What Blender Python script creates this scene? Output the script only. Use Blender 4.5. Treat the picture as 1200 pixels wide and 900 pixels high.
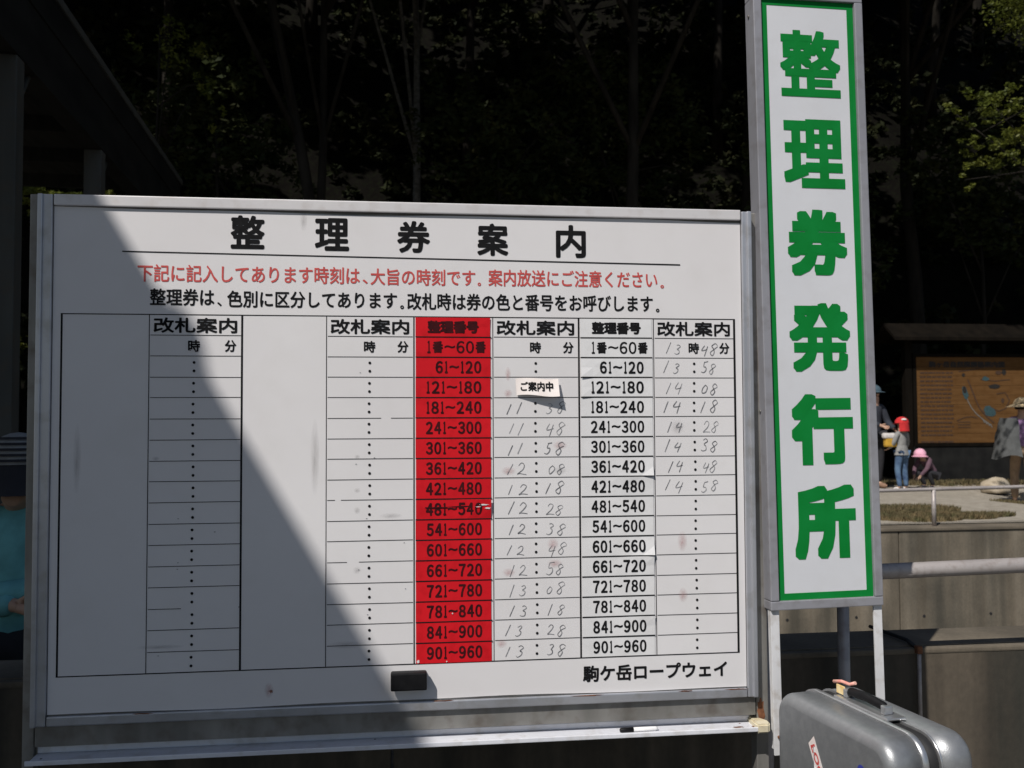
import bpy, bmesh, math, random
import numpy as np
from mathutils import Vector, Matrix, noise
R = math.radians
random.seed(7); rng = np.random.default_rng(7)
for o in list(bpy.data.objects): bpy.data.objects.remove(o)
SC = bpy.context.scene; COL = SC.collection

# ------------------------------------------------------------ camera
cam = bpy.data.cameras.new('camera'); camo = bpy.data.objects.new('camera', cam); COL.objects.link(camo)
cam.sensor_width = 36; cam.lens = 32.7; cam.clip_end = 900; cam.clip_start = .05
yaw, pitch, roll = R(7.006), R(2.239), R(-.2795)
fw = Vector((math.sin(yaw)*math.cos(pitch), math.cos(yaw)*math.cos(pitch), math.sin(pitch)))
rt = Vector((math.cos(yaw), -math.sin(yaw), 0)); up = rt.cross(fw)
r2 = rt*math.cos(roll)+up*math.sin(roll); u2 = -rt*math.sin(roll)+up*math.cos(roll)
m = Matrix((r2, u2, -fw)).transposed().to_4x4(); m.translation = Vector((.8171, -2.3885, 1.42))
camo.matrix_world = m
cam.dof.use_dof = True; cam.dof.focus_distance = 2.5; cam.dof.aperture_fstop = 7.0
SC.camera = camo
# ------------------------------------------------------------ light
SUN = Vector((.547, .65, -1)).normalized()          # direction the sunlight travels
w = bpy.data.worlds.new('World'); SC.world = w; w.use_nodes = True
nt = w.node_tree; bg = nt.nodes['Background']
sky = nt.nodes.new('ShaderNodeTexSky'); sky.sky_type = 'NISHITA'; sky.sun_disc = False
sky.sun_elevation = math.asin(-SUN.z); sky.sun_rotation = math.atan2(-SUN.x, -SUN.y)
nt.links.new(sky.outputs[0], bg.inputs[0]); bg.inputs[1].default_value = .061
sl = bpy.data.lights.new('sun', 'SUN'); sl.energy = 4.2; sl.angle = R(.5); sl.color = (1, .955, .9)
so = bpy.data.objects.new('sun', sl); COL.objects.link(so); so.rotation_euler = SUN.to_track_quat('-Z', 'Y').to_euler(); so.location = (-6, -8, 14)
SC.view_settings.view_transform = 'Standard'; SC.view_settings.look = 'None'
SC.view_settings.exposure = 0; SC.view_settings.gamma = 1

# ------------------------------------------------------------ materials
def mat(name, c1, c2=None, scale=8, rough=.6, metal=0, bump=0, stretch=(1,1,1), detail=5, lo=.35, hi=.65, c3=None, s3=40, f3=.5, spec=None, trans=0, bscale=None):
    m = bpy.data.materials.new(name); m.use_nodes = True; n = m.node_tree; N = n.nodes; L = n.links
    b = N['Principled BSDF']; b.inputs['Roughness'].default_value = rough; b.inputs['Metallic'].default_value = metal
    if spec is not None: b.inputs['Specular IOR Level'].default_value = spec
    c1 = (*c1, 1)
    if c2 is None:
        b.inputs['Base Color'].default_value = c1; 
        if not bump: return m
        c2 = c1[:3]
    tc = N.new('ShaderNodeTexCoord'); mp = N.new('ShaderNodeMapping'); mp.inputs['Scale'].default_value = stretch
    L.new(tc.outputs['Object'], mp.inputs[0])
    nz = N.new('ShaderNodeTexNoise'); nz.inputs['Scale'].default_value = scale; nz.inputs['Detail'].default_value = detail
    L.new(mp.outputs[0], nz.inputs['Vector'])
    cr = N.new('ShaderNodeValToRGB'); cr.color_ramp.elements[0].position = lo; cr.color_ramp.elements[1].position = hi
    cr.color_ramp.elements[0].color = c1; cr.color_ramp.elements[1].color = (*c2, 1)
    L.new(nz.outputs[0], cr.inputs[0]); out = cr.outputs[0]
    if c3 is not None:
        n2 = N.new('ShaderNodeTexNoise'); n2.inputs['Scale'].default_value = s3; n2.inputs['Detail'].default_value = 6
        L.new(tc.outputs['Object'], n2.inputs['Vector'])
        r3 = N.new('ShaderNodeValToRGB'); r3.color_ramp.elements[0].position = .5; r3.color_ramp.elements[1].position = .72
        r3.color_ramp.elements[0].color = (0,0,0,1); r3.color_ramp.elements[1].color = (f3,f3,f3,1)
        L.new(n2.outputs[0], r3.inputs[0])
        mx = N.new('ShaderNodeMixRGB'); L.new(r3.outputs[0], mx.inputs[0]); L.new(out, mx.inputs[1]); mx.inputs[2].default_value = (*c3, 1)
        out = mx.outputs[0]
    L.new(out, b.inputs['Base Color'])
    if bump:
        bp = N.new('ShaderNodeBump'); bp.inputs['Strength'].default_value = 1; bp.inputs['Distance'].default_value = bump
        if bscale:
            n4 = N.new('ShaderNodeTexNoise'); n4.inputs['Scale'].default_value = bscale; n4.inputs['Detail'].default_value = 4
            L.new(tc.outputs['Object'], n4.inputs['Vector']); L.new(n4.outputs[0], bp.inputs['Height'])
        else: L.new(nz.outputs[0], bp.inputs['Height'])
        L.new(bp.outputs[0], b.inputs['Normal'])
    if trans:
        tr = N.new('ShaderNodeBsdfTranslucent'); L.new(out, tr.inputs[0]); ms = N.new('ShaderNodeMixShader'); ms.inputs[0].default_value = trans
        L.new(b.outputs[0], ms.inputs[1]); L.new(tr.outputs[0], ms.inputs[2]); L.new(ms.outputs[0], N['Material Output'].inputs[0])
    return m
M = {}
M['board'] = mat('board_enamel', (.71,.69,.695), (.75,.735,.74), 2.2, .42, c3=(.62,.60,.585), s3=9, f3=.22, spec=.35)
M['alu'] = mat('aluminium_frame', (.44,.45,.48), (.55,.56,.60), 5, .42, .65, stretch=(1,1,.3), c3=(.36,.35,.34), s3=22, f3=.6)
M['alud'] = mat('weathered_steel', (.20,.195,.18), (.34,.33,.31), 9, .5, .5, stretch=(1,1,.25), c3=(.13,.10,.08), s3=16, f3=.7)
M['ply'] = mat('weathered_backing', (.42,.39,.31), (.56,.53,.44), 14, .8, stretch=(1,1,.2), c3=(.14,.08,.04), s3=11, f3=.8, bump=.001)
M['tray'] = mat('white_tray', (.66,.67,.72), (.76,.77,.82), 12, .35, stretch=(.3,2,1), c3=(.45,.42,.38), s3=30, f3=.45)
M['cap'] = mat('yellowed_plastic', (.62,.54,.36), (.70,.64,.48), 25, .5, c3=(.30,.17,.08), s3=30, f3=.5)
M['rust'] = mat('rust', (.10,.035,.015), (.22,.09,.04), 60, .9, bump=.001)
M['black'] = mat('black_print', (.007,.007,.008), (.012,.012,.013), 60, .8, spec=.12)
M['line'] = mat('ruled_line', (.03,.03,.032), (.07,.07,.072), 30, .8, spec=.1)
M['redtxt'] = mat('red_print', (.50,.055,.05), (.60,.09,.08), 50, .5)
M['ink'] = mat('marker_ink', (.09,.09,.10), (.32,.32,.33), 90, .6)
M['ink2'] = mat('fading_marker_ink', (.14,.14,.15), (.40,.40,.41), 60, .6)
M['redplate'] = mat('red_magnet_sheet', (.58,.010,.018), (.66,.012,.020), 6, .6, c3=(.42,.006,.010), s3=35, f3=.5, spec=.12)
M['whiteplate'] = mat('white_magnet_sheet', (.72,.715,.72), (.78,.775,.78), 12, .38, c3=(.6,.59,.58), s3=40, f3=.3)
M['redblack'] = mat('black_print_on_red', (.06,.008,.01), (.03,.006,.008), 40, .8, spec=.1)
M['signwhite'] = mat('sign_white', (.62,.63,.66), (.67,.68,.71), 3, .5, c3=(.57,.57,.58), s3=14, f3=.3)
M['green'] = mat('sign_green', (.002,.185,.028), (.004,.21,.038), 12, .7, spec=.12)
M['steelw'] = mat('white_painted_steel', (.60,.60,.61), (.70,.70,.71), 18, .45, stretch=(1,1,.3), c3=(.40,.35,.3), s3=34, f3=.55)
M['pipe'] = mat('galvanised_pipe', (.34,.31,.30), (.46,.42,.40), 12, .5, .3, stretch=(.3,1,1), c3=(.25,.2,.17), s3=40, f3=.5)
M['paper'] = mat('curled_paper', (.78,.70,.66), (.84,.78,.75), 30, .7)
M['blackplastic'] = mat('black_plastic', (.004,.004,.005), (.008,.008,.009), 40, .55, bump=.0006, spec=.25)
M['alut'] = mat('matt_aluminium_top', (.60,.585,.59), (.70,.68,.685), 7, .5, .1, stretch=(.3,1,1), c3=(.5,.46,.44), s3=30, f3=.5)
M['signfr'] = mat('sign_frame_aluminium', (.27,.27,.295), (.34,.34,.37), 4, .5, .2, stretch=(1,1,.3), c3=(.2,.19,.19), s3=30, f3=.5)
M['felt'] = mat('dark_felt', (.03,.03,.032), (.05,.05,.05), 90, .95)
M['markw'] = mat('marker_white', (.8,.8,.8), rough=.3)
M['case'] = mat('silver_shell', (.27,.28,.29), (.31,.32,.33), 60, .42, .55, bump=.00035, bscale=420, c3=(.2,.2,.21), s3=9, f3=.25)
M['case2'] = mat('silver_rim', (.50,.51,.52), (.6,.6,.61), 30, .28, .8)
M['rubber'] = mat('black_rubber', (.010,.010,.011), (.016,.016,.017), 30, .7)
M['stickw'] = mat('sticker_paper', (.75,.66,.63), (.8,.74,.72), 60, .5)
M['stickb'] = mat('sticker_blue', (.03,.04,.28), (.05,.06,.34), 60, .4)
M['tag'] = mat('tag_tan', (.75,.5,.18), (.82,.68,.4), 60, .6)
M['tagred'] = mat('tag_pink', (.75,.3,.25), (.8,.5,.4), 60, .6)
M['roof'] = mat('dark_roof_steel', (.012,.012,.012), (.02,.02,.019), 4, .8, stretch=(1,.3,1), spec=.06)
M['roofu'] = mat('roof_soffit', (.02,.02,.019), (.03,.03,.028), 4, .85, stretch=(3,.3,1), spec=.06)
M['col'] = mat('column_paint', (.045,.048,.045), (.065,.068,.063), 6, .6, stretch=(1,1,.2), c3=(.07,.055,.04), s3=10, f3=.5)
M['ground'] = mat('gravel_asphalt', (.085,.08,.075), (.14,.135,.125), 30, .9, c3=(.2,.19,.17), s3=130, f3=.7, bump=.006)
M['path'] = mat('gravel_path', (.27,.24,.195), (.36,.325,.27), 8, .95, c3=(.20,.175,.14), s3=34, f3=.6, bump=.02, bscale=25)
M['soil'] = mat('forest_soil', (.003,.0025,.002), (.005,.0045,.0035), 2, .95, c3=(.007,.009,.004), s3=9, f3=.8, bump=.05, spec=.06)  # darker than real soil: the wood's deep shade is put into the colour
M['grass'] = mat('dry_grass', (.10,.085,.04), (.19,.14,.07), 4, .9, c3=(.07,.08,.025), s3=9, f3=.8, trans=.2)
M['leafd'] = mat('dark_leaves', (.012,.018,.007), (.030,.038,.013), .7, .6, c3=(.075,.07,.02), s3=2.2, f3=.45, trans=.22, spec=.06)  # leaf colour lowered below real leaves to paint in the wood's shade
M['leaff'] = mat('undergrowth_leaves', (.009,.012,.006), (.022,.026,.011), .7, .65, c3=(.07,.06,.03), s3=3, f3=.4, trans=.15, spec=.06)  # undergrowth also darker than real, shade painted into the colour
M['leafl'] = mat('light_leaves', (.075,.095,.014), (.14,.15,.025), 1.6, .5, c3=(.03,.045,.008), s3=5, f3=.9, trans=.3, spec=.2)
M['leafo'] = mat('autumn_leaves', (.30,.10,.03), (.36,.2,.05), 3, .5, trans=.3)
M['bark'] = mat('dark_bark', (.012,.0105,.009), (.026,.023,.019), 6, .95, stretch=(1,1,.25), bump=.02, spec=.06)  # bark colour darkened beyond real bark to stand for shade
M['birch'] = mat('pale_bark', (.06,.057,.05), (.11,.104,.094), 7, .8, stretch=(1,1,2.5), c3=(.03,.027,.022), s3=11, f3=.9, bump=.004)
M['mapwood'] = mat('orange_stained_wood', (.108,.053,.019), (.140,.072,.027), 3, .8, stretch=(.6,1,6), c3=(.085,.036,.010), s3=7, f3=.5, spec=.06)
M['post'] = mat('dark_timber', (.005,.004,.003), (.009,.007,.005), 6, .8, stretch=(1,1,.2), bump=.004, spec=.06)  # near-black timber: shade painted in, since the signboard roof stands in sun
M['mapink'] = mat('map_brown_print', (.045,.020,.010), (.06,.03,.014), 30, .7)
M['mapblk'] = mat('map_black_print', (.010,.008,.006), (.014,.011,.009), 30, .7)
M['mapteal'] = mat('map_teal_print', (.02,.05,.055), (.035,.075,.085), 30, .7)
M['mapgrey'] = mat('map_grey_print', (.12,.12,.11), (.16,.155,.14), 30, .7)
M['mapyel'] = mat('map_ochre_print', (.10,.062,.01), (.12,.08,.02), 30, .7)
M['stone'] = mat('pale_stone', (.34,.28,.2), (.46,.4,.31), 5, .9, bump=.02)
M['skin'] = mat('skin', (.42,.26,.18), (.5,.31,.22), 12, .55)
def cloth(n, a, k=1.35): return mat(n, a, tuple(min(1, x*k) for x in a), 14, .9, bump=.004)
M['teal'] = cloth('teal_jacket', (.13,.36,.37)); M['dark'] = cloth('dark_cloth', (.018,.018,.022)); M['hair'] = mat('dark_hair', (.006,.005,.005), (.012,.010,.010), 60, .6, stretch=(1,1,.1), bump=.002, spec=.06)
M['redc'] = cloth('red_cap_cloth', (.45,.018,.02)); M['greyc'] = cloth('grey_shirt', (.20,.20,.195)); M['jean'] = mat('blue_jeans', (.03,.06,.13), (.11,.19,.30), 7, .9, bump=.004)
M['whitec'] = cloth('white_cloth', (.6,.57,.55), 1.1); M['bluec'] = cloth('blue_cap', (.05,.085,.11)); M['navy'] = cloth('navy_jacket', (.022,.026,.036))
M['pinkc'] = cloth('pink_hat', (.62,.32,.42)); M['mauve'] = cloth('mauve_jacket', (.10,.055,.075)); M['purple'] = cloth('purple_shirt', (.20,.115,.23)); M['tan'] = cloth('tan_hat', (.48,.37,.22))
M['khaki'] = cloth('khaki_trousers', (.24,.165,.105)); M['boot'] = cloth('brown_boots', (.2,.12,.08)); M['greyj'] = cloth('grey_jacket', (.065,.068,.068)); M['yellowc'] = cloth('yellow_bag', (.45,.26,.03))
# streaked concrete
def concrete(name, c1, c2, c3, sx=9):
    m = bpy.data.materials.new(name); m.use_nodes = True; n = m.node_tree; N = n.nodes; L = n.links; b = N['Principled BSDF']; b.inputs['Roughness'].default_value = .9
    geo = N.new('ShaderNodeNewGeometry')
    def nz(sc, det, stretch, seed=0):
        mp = N.new('ShaderNodeMapping'); mp.inputs['Scale'].default_value = stretch; mp.inputs['Location'].default_value = (seed, 0, seed)
        L.new(geo.outputs['Position'], mp.inputs[0]); t = N.new('ShaderNodeTexNoise'); t.inputs['Scale'].default_value = sc; t.inputs['Detail'].default_value = det
        L.new(mp.outputs[0], t.inputs['Vector']); return t.outputs[0]
    def ramp(i, a, bb, ca, cb):
        r = N.new('ShaderNodeValToRGB'); r.color_ramp.elements[0].position = a; r.color_ramp.elements[1].position = bb
        r.color_ramp.elements[0].color = ca; r.color_ramp.elements[1].color = cb; L.new(i, r.inputs[0]); return r.outputs[0]
    base = ramp(nz(1, 3, (sx, sx, .18)), .38, .62, (*c1,1), (*c2,1))
    st = ramp(nz(1, 4, (sx*.45, sx*.45, .30), 7), .46, .66, (0,0,0,1), (.85,.85,.85,1))
    mx = N.new('ShaderNodeMixRGB'); L.new(st, mx.inputs[0]); L.new(base, mx.inputs[1]); mx.inputs[2].default_value = (*c3,1)
    sp = ramp(nz(60, 4, (1,1,.6), 3), .3, .75, (.84,.84,.84,1), (1.08,1.07,1.06,1))
    mu = N.new('ShaderNodeMixRGB'); mu.blend_type = 'MULTIPLY'; mu.inputs[0].default_value = 1; L.new(mx.outputs[0], mu.inputs[1]); L.new(sp, mu.inputs[2])
    pt = ramp(nz(3.2, 6, (1,1,.8), 11), .35, .68, (.70,.70,.68,1), (1.12,1.10,1.06,1))
    mu2 = N.new('ShaderNodeMixRGB'); mu2.blend_type = 'MULTIPLY'; mu2.inputs[0].default_value = 1; L.new(mu.outputs[0], mu2.inputs[1]); L.new(pt, mu2.inputs[2]); mu = mu2
    L.new(mu.outputs[0], b.inputs['Base Color'])
    bp = N.new('ShaderNodeBump'); bp.inputs['Distance'].default_value = .002; bp.inputs['Strength'].default_value = .5; L.new(nz(40, 4, (1,1,1)), bp.inputs['Height']); L.new(bp.outputs[0], b.inputs['Normal'])
    return m
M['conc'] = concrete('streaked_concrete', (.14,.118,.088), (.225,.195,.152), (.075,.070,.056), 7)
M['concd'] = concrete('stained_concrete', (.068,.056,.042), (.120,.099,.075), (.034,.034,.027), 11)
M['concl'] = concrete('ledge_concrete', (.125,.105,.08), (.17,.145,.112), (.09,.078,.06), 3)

# ------------------------------------------------------------ helpers
def obj(name, me, parent=None, mt=None, loc=None):
    if isinstance(me, bmesh.types.BMesh):
        b = me; me = bpy.data.meshes.new(name); b.to_mesh(me); b.free()
    if mt is not None and not me.materials: me.materials.append(M[mt])
    o = bpy.data.objects.new(name, me); COL.objects.link(o)
    if parent: o.parent = parent
    if loc is not None: o.location = loc
    return o
def empty(name, label, cat, loc=(0,0,0), rz=0, group=None):
    o = bpy.data.objects.new(name, None); COL.objects.link(o); o.location = loc; o.rotation_euler = (0,0,rz); o.empty_display_size = .1
    return tag(o, label, cat, group)
def tag(o, label, cat, group=None):
    o['label'] = label; o['category'] = cat
    if group: o['group'] = group
    return o
def struct(o): o['kind'] = 'structure'; return o
def pydata(name, v, f):
    me = bpy.data.meshes.new(name); me.from_pydata([tuple(p) for p in v], [], f); me.update(); return me
def box(b, x0, x1, y0, y1, z0, z1, bev=0):
    r = bmesh.ops.create_cube(b, size=1); vs = r['verts']
    for v in vs: v.co = Vector(((x0+x1)/2+v.co.x*(x1-x0), (y0+y1)/2+v.co.y*(y1-y0), (z0+z1)/2+v.co.z*(z1-z0)))
    if bev:
        es = list({e for v in vs for e in v.link_edges})
        bmesh.ops.bevel(b, geom=es, offset=bev, segments=2, affect='EDGES', profile=.6)
    return b
def bx(*a, bev=0): return box(bmesh.new(), *a, bev=bev)
def ring(c, d, r, n, rot=0):
    d = d.normalized(); a = d.orthogonal().normalized(); e = d.cross(a)
    return [c+a*math.cos(rot+2*math.pi*i/n)*r+e*math.sin(rot+2*math.pi*i/n)*r for i in range(n)]
def tube(b, pts, rad, n=10, cap=True):
    pts = [Vector(p) for p in pts]
    if not isinstance(rad, (list, tuple)): rad = [rad]*len(pts)
    rings = []; a = None
    for i, p in enumerate(pts):
        d = (pts[min(i+1, len(pts)-1)]-pts[max(i-1, 0)]).normalized()
        a = d.orthogonal().normalized() if a is None else (a-d*a.dot(d)).normalized()
        e = d.cross(a)
        rings.append([b.verts.new(p+(a*math.cos(2*math.pi*k/n)+e*math.sin(2*math.pi*k/n))*rad[i]) for k in range(n)])
    for i in range(len(rings)-1):
        for k in range(n):
            f = b.faces.new((rings[i][k], rings[i][(k+1) % n], rings[i+1][(k+1) % n], rings[i+1][k])); f.smooth = True
    if cap:
        b.faces.new(rings[0][::-1]); b.faces.new(rings[-1])
    return b
def tb(*a, **k): return tube(bmesh.new(), *a, **k)

# flat lettering ------------------------------------------------
_gl = {}
def glyphs(s):
    if s not in _gl:
        c = bpy.data.curves.new('lettering', 'FONT'); c.body = s; c.size = 1; c.resolution_u = 3; c.fill_mode = 'FRONT'
        o = bpy.data.objects.new('tmp', c); COL.objects.link(o)
        me = bpy.data.meshes.new_from_object(o)
        n = len(me.vertices); v = np.empty(n*3); me.vertices.foreach_get('co', v); v = v.reshape(-1, 3)[:, :2]
        fs = [tuple(p.vertices) for p in me.polygons]
        bpy.data.objects.remove(o); bpy.data.curves.remove(c); bpy.data.meshes.remove(me)
        _gl[s] = (v, fs)
    return _gl[s]
def letter_arrays(s, x0, x1, z0, z1, t, square=False):
    """vertices (x, depth, z) of a word fitted to a box, strokes thickened by t (in metres)"""
    v, fs = glyphs(s)
    lo, hi = v.min(0), v.max(0)
    sx = (x1-x0-2*t)/max(hi[0]-lo[0], 1e-6); sz = (z1-z0-2*t)/max(hi[1]-lo[1], 1e-6)
    P = np.stack([(v[:,0]-lo[0])*sx+x0+t, (v[:,1]-lo[1])*sz+z0+t], 1)
    if t <= 0: offs = [(0,0)]
    elif square:
        k = np.linspace(-t, t, 9); offs = [(a, c) for a in k for c in k if max(abs(a), abs(c)) > t*.99]+[(a, c) for a in (-t/2, 0, t/2) for c in (-t/2, 0, t/2)]
    else:
        offs = [(0,0)]+[(t*math.cos(a), t*math.sin(a)) for a in np.arange(8)*math.pi/4]
    V = []; F = []
    for i, (dx, dz) in enumerate(offs):
        n = len(V)
        V += [(p[0]+dx, -i*.000012, p[1]+dz) for p in P]
        F += [tuple(j+n for j in f) for f in fs]
    return V, F
def lettering(s, x0, x1, z0, z1, mt, parent, t=.0006, y=-.0009, name='lettering', square=False, fn=None):
    V, F = letter_arrays(s, x0, x1, z0, z1, t, square)
    V = [(a, b+y, c) for a, b, c in V]
    if fn: V = [fn(*p) for p in V]
    return obj(name, pydata(name, V, F), parent, mt)

# ------------------------------------------------------------ ground, terrain
def hill(x, y):
    z = .362-.018*max(0, y-6)
    if x > 8.5: z -= .11*(min(x, 13)-8.5)*max(0, min(1, (13.5-y)/2.5))
    s = 16.2+1.2*math.sin(x*.23+1)+(1.2 if x > 6 else 0)
    if y > s: z += 1.25*(y-s)*min(1, (y-s)/4)
    return z
def sheet(x0, x1, y0, y1, nx, ny, fn):
    V = []; F = []
    for j in range(ny+1):
        for i in range(nx+1):
            x = x0+(x1-x0)*i/nx; y = y0+(y1-y0)*j/ny; V.append((x, y, fn(x, y)))
    for j in range(ny):
        for i in range(nx):
            a = j*(nx+1)+i; F.append((a, a+1, a+nx+2, a+nx+1))
    return V, F
struct(obj('ground', pydata('ground', *sheet(-400, 400, -400, 400, 4, 4, lambda x, y: -1.4)), None, 'soil'))
struct(obj('platform_ground', bx(-60, 60, -60, .5, -.5, 0), None, 'ground'))
struct(obj('lower_walkway', bx(-60, 60, .5, 6.25, -1.39, -1.3), None, 'ground'))
struct(obj('landing', bx(-60, .9, .755, 3.2, -1.2, -.35), None, 'concd'))
V, F = sheet(-70, 70, 6.24, 110, 140, 104, lambda x, y: hill(x, y)+(noise.noise(Vector((x*.3, y*.3, 0)))*.9 if y > 19 else noise.noise(Vector((x, y, 0)))*.02))
hs = obj('hillside', pydata('hillside', V, F), None, 'soil'); struct(hs)
for p in hs.data.polygons: p.use_smooth = True
V, F = sheet(-30, 30, 6.26, 13.2, 120, 28, lambda x, y: hill(x, y)+.025+noise.noise(Vector((x*1.3, y*1.3, 3)))*.008)
struct(obj('gravel_path', pydata('gravel_path', V, F), None, 'path'))
# dry grass: patches of blades on the terrace
def blades(patches, n, h):
    V = []; F = []
    for (cx, cy, rx, ry, k) in patches:
        for i in range(k):
            a = random.random()*2*math.pi; q = math.sqrt(random.random()); wob = 1+.3*math.sin(3*a+cx)
            x = cx+rx*q*math.cos(a)*wob; y = cy+ry*q*math.sin(a)*wob
            if y < 6.27: y = 6.27+random.random()*.2
            z = hill(x, y)+.02; hh = h*random.uniform(.4, 1); t = random.random()*math.pi; ww = .012
            dx, dy = math.cos(t)*ww, math.sin(t)*ww; lx, ly = random.uniform(-.6, .6)*hh, random.uniform(-.6, .6)*hh
            j = len(V); V += [(x-dx, y-dy, z), (x+dx, y+dy, z), (x+lx, y+ly, z+hh)]; F.append((j, j+1, j+2))
    return pydata('grass', V, F)
g = obj('grass', blades([(6.15, 7.5, 1.0, .85, 15000), (6.85, 6.85, .42, .22, 4000), (10.4, 10.5, .7, .3, 1200), (-6, 8, 2, 1, 4000), (2, 8, 1.5, .8, 4000), (9.0, 13.4, 6, .5, 8000)], 0, .07), None, 'grass'); g['kind'] = 'stuff'

# ------------------------------------------------------------ walls
pw = empty('parapet_wall', 'low stained concrete parapet wall right behind the two boards', 'wall', (0,0,0))
for i in range(8):
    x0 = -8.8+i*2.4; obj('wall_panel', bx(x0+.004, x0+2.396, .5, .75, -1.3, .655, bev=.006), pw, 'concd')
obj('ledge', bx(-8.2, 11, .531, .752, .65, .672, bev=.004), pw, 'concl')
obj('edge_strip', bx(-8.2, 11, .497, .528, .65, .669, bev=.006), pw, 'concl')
rw = empty('retaining_wall', 'tall streaked grey concrete retaining wall below the people on the terrace', 'wall')
for i in range(14):
    x0 = -8.05+i*1.36
    b = bx(x0+.005, x0+1.355, 6, 6.25, -1.3, .345, bev=.006)
    obj('wall_panel', b, rw, 'conc')
obj('wall_coping', bx(-8.05, 11, 5.985, 6.25, .347, .376, bev=.006), rw, 'concl')
ho = None
for i in range(26):
    x = 5.789-.6815*9+i*.6815; 
    if x > 10.8: break
    for z in (-.46,):
        b = tb([(0, -.003, 0), (0, .012, 0)], .014, 10)
        if ho is None: ho = obj('tie_hole', b, rw, 'rubber', (x, 6.0, z))
        else: b.free(); o = ho.copy(); COL.objects.link(o); o.parent = rw; o.location = (x, 6.0, z+.004*(i % 3))
# conduit on the parapet
cd = empty('conduit_pipe', 'thin grey conduit pipe bent over the ledge and running down the parapet wall', 'pipe')
obj('pipe', tb([(2.50, .485, .655), (2.50, .485, .40)], .0065, 8), cd, 'pipe')
obj('pipe', tb([(2.50, .487, .668), (2.497, .55, .684), (2.478, .76, .684)], .0065, 8), cd, 'rubber')
obj('elbow_joint', bx(2.491, 2.509, .477, .500, .655, .680, bev=.004), cd, 'rust')
obj('end_cap', tb([(2.50, .485, .405), (2.50, .485, .375)], .009, 8), cd, 'rust')

# ------------------------------------------------------------ rails
hr = empty('handrail', 'thick steel pipe handrail running behind the tall green lettered sign', 'railing')
obj('rail', tb([(1.80, .37, .934), (2.45, .37, .946), (3.3, .37, .961), (4.2, .37, .977)], .0245, 14), hr, 'pipe')
for x in (1.935, 2.185, 4.15):
    o = obj('post', tb([(x, .37, 0), (x, .37, .928)], .0185, 12), hr, 'pipe')
    obj('base_plate', bx(x-.05, x+.05, .32, .42, 0, .008), o, 'alud')
tr = empty('terrace_railing', 'slender low metal railing on the edge of the terrace in front of the people', 'railing')
obj('rail', tb([(-9, 6.12, .70), (5.4, 6.12, .724), (6.85, 6.12, .742), (11, 6.12, .76)], .018, 10), tr, 'pipe')
for i in range(9):
    x = 5.985+(i-6)*2.35
    obj('post', tb([(x, 6.12, .376), (x, 6.12, .725)], .021, 10), tr, 'pipe')

# ------------------------------------------------------------ notice board
bd = empty('notice_board', 'wide white ticket timetable board with ruled columns, aluminium frame and marker tray', 'notice board')
X0, X1, Z0, Z1 = -.021, 1.730, .716, 1.951
def wavy(x, s): return .0022*math.sin(x*5.1+s)+.0016*math.sin(x*12.7+2*s)
n = 36; V = []; F = []
for i in range(n+1):
    x = X0+(X1-X0)*i/n; zt = Z1+wavy(x, 1)-.0025; zb = Z0+wavy(x, 3)*.7+.001
    V += [(x, 0, zb), (x, 0, zt), (x, .004, zt), (x, .004, zb)]
for i in range(n):
    a = i*4
    for k in range(4): F.append((a+k, a+4+k, a+4+(k+1) % 4, a+(k+1) % 4))
F += [(0,1,2,3), (n*4+3, n*4+2, n*4+1, n*4)]
me = pydata('panel', V, F); b = bmesh.new(); b.from_mesh(me); bmesh.ops.recalc_face_normals(b, faces=b.faces); b.to_mesh(me); b.free()
obj('panel', me, bd, 'board')
obj('backing', bx(-.05, 1.755, .0045, .03, .64, 1.975), bd, 'alud')
def rail_bm(x0, x1, z0, z1, lip):  # aluminium section with a rounded outer lip
    b = bmesh.new(); box(b, x0, x1, -.008, .0035, z0, z1, bev=.003)
    if lip == 'L': box(b, x0-.0005, x0+.012, -.014, .03, z0, z1, bev=.003)
    if lip == 'R': box(b, x1-.012, x1+.0005, -.014, .03, z0, z1, bev=.003)
    return b
obj('frame_top', rail_bm(-.0205, 1.7295, 1.953, 1.981, ''), bd, 'alut')
obj('frame_side', rail_bm(-.056, -.0225, .690, 1.9805, 'L'), bd, 'alu')
obj('frame_side', rail_bm(1.7315, 1.757, .690, 1.977, 'R'), bd, 'alu')
obj('frame_bottom', rail_bm(-.0205, 1.7295, .690, .7135, ''), bd, 'alu')
obj('backing_strip', bx(-.06, 1.765, .035, .05, .60, .700), bd, 'ply')
obj('post', bx(-.084, -.0565, .016, .046, 0, 1.985, bev=.003), bd, 'alud')
obj('post', bx(1.7605, 1.794, .012, .052, 0, 1.978, bev=.003), bd, 'alud')
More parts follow.
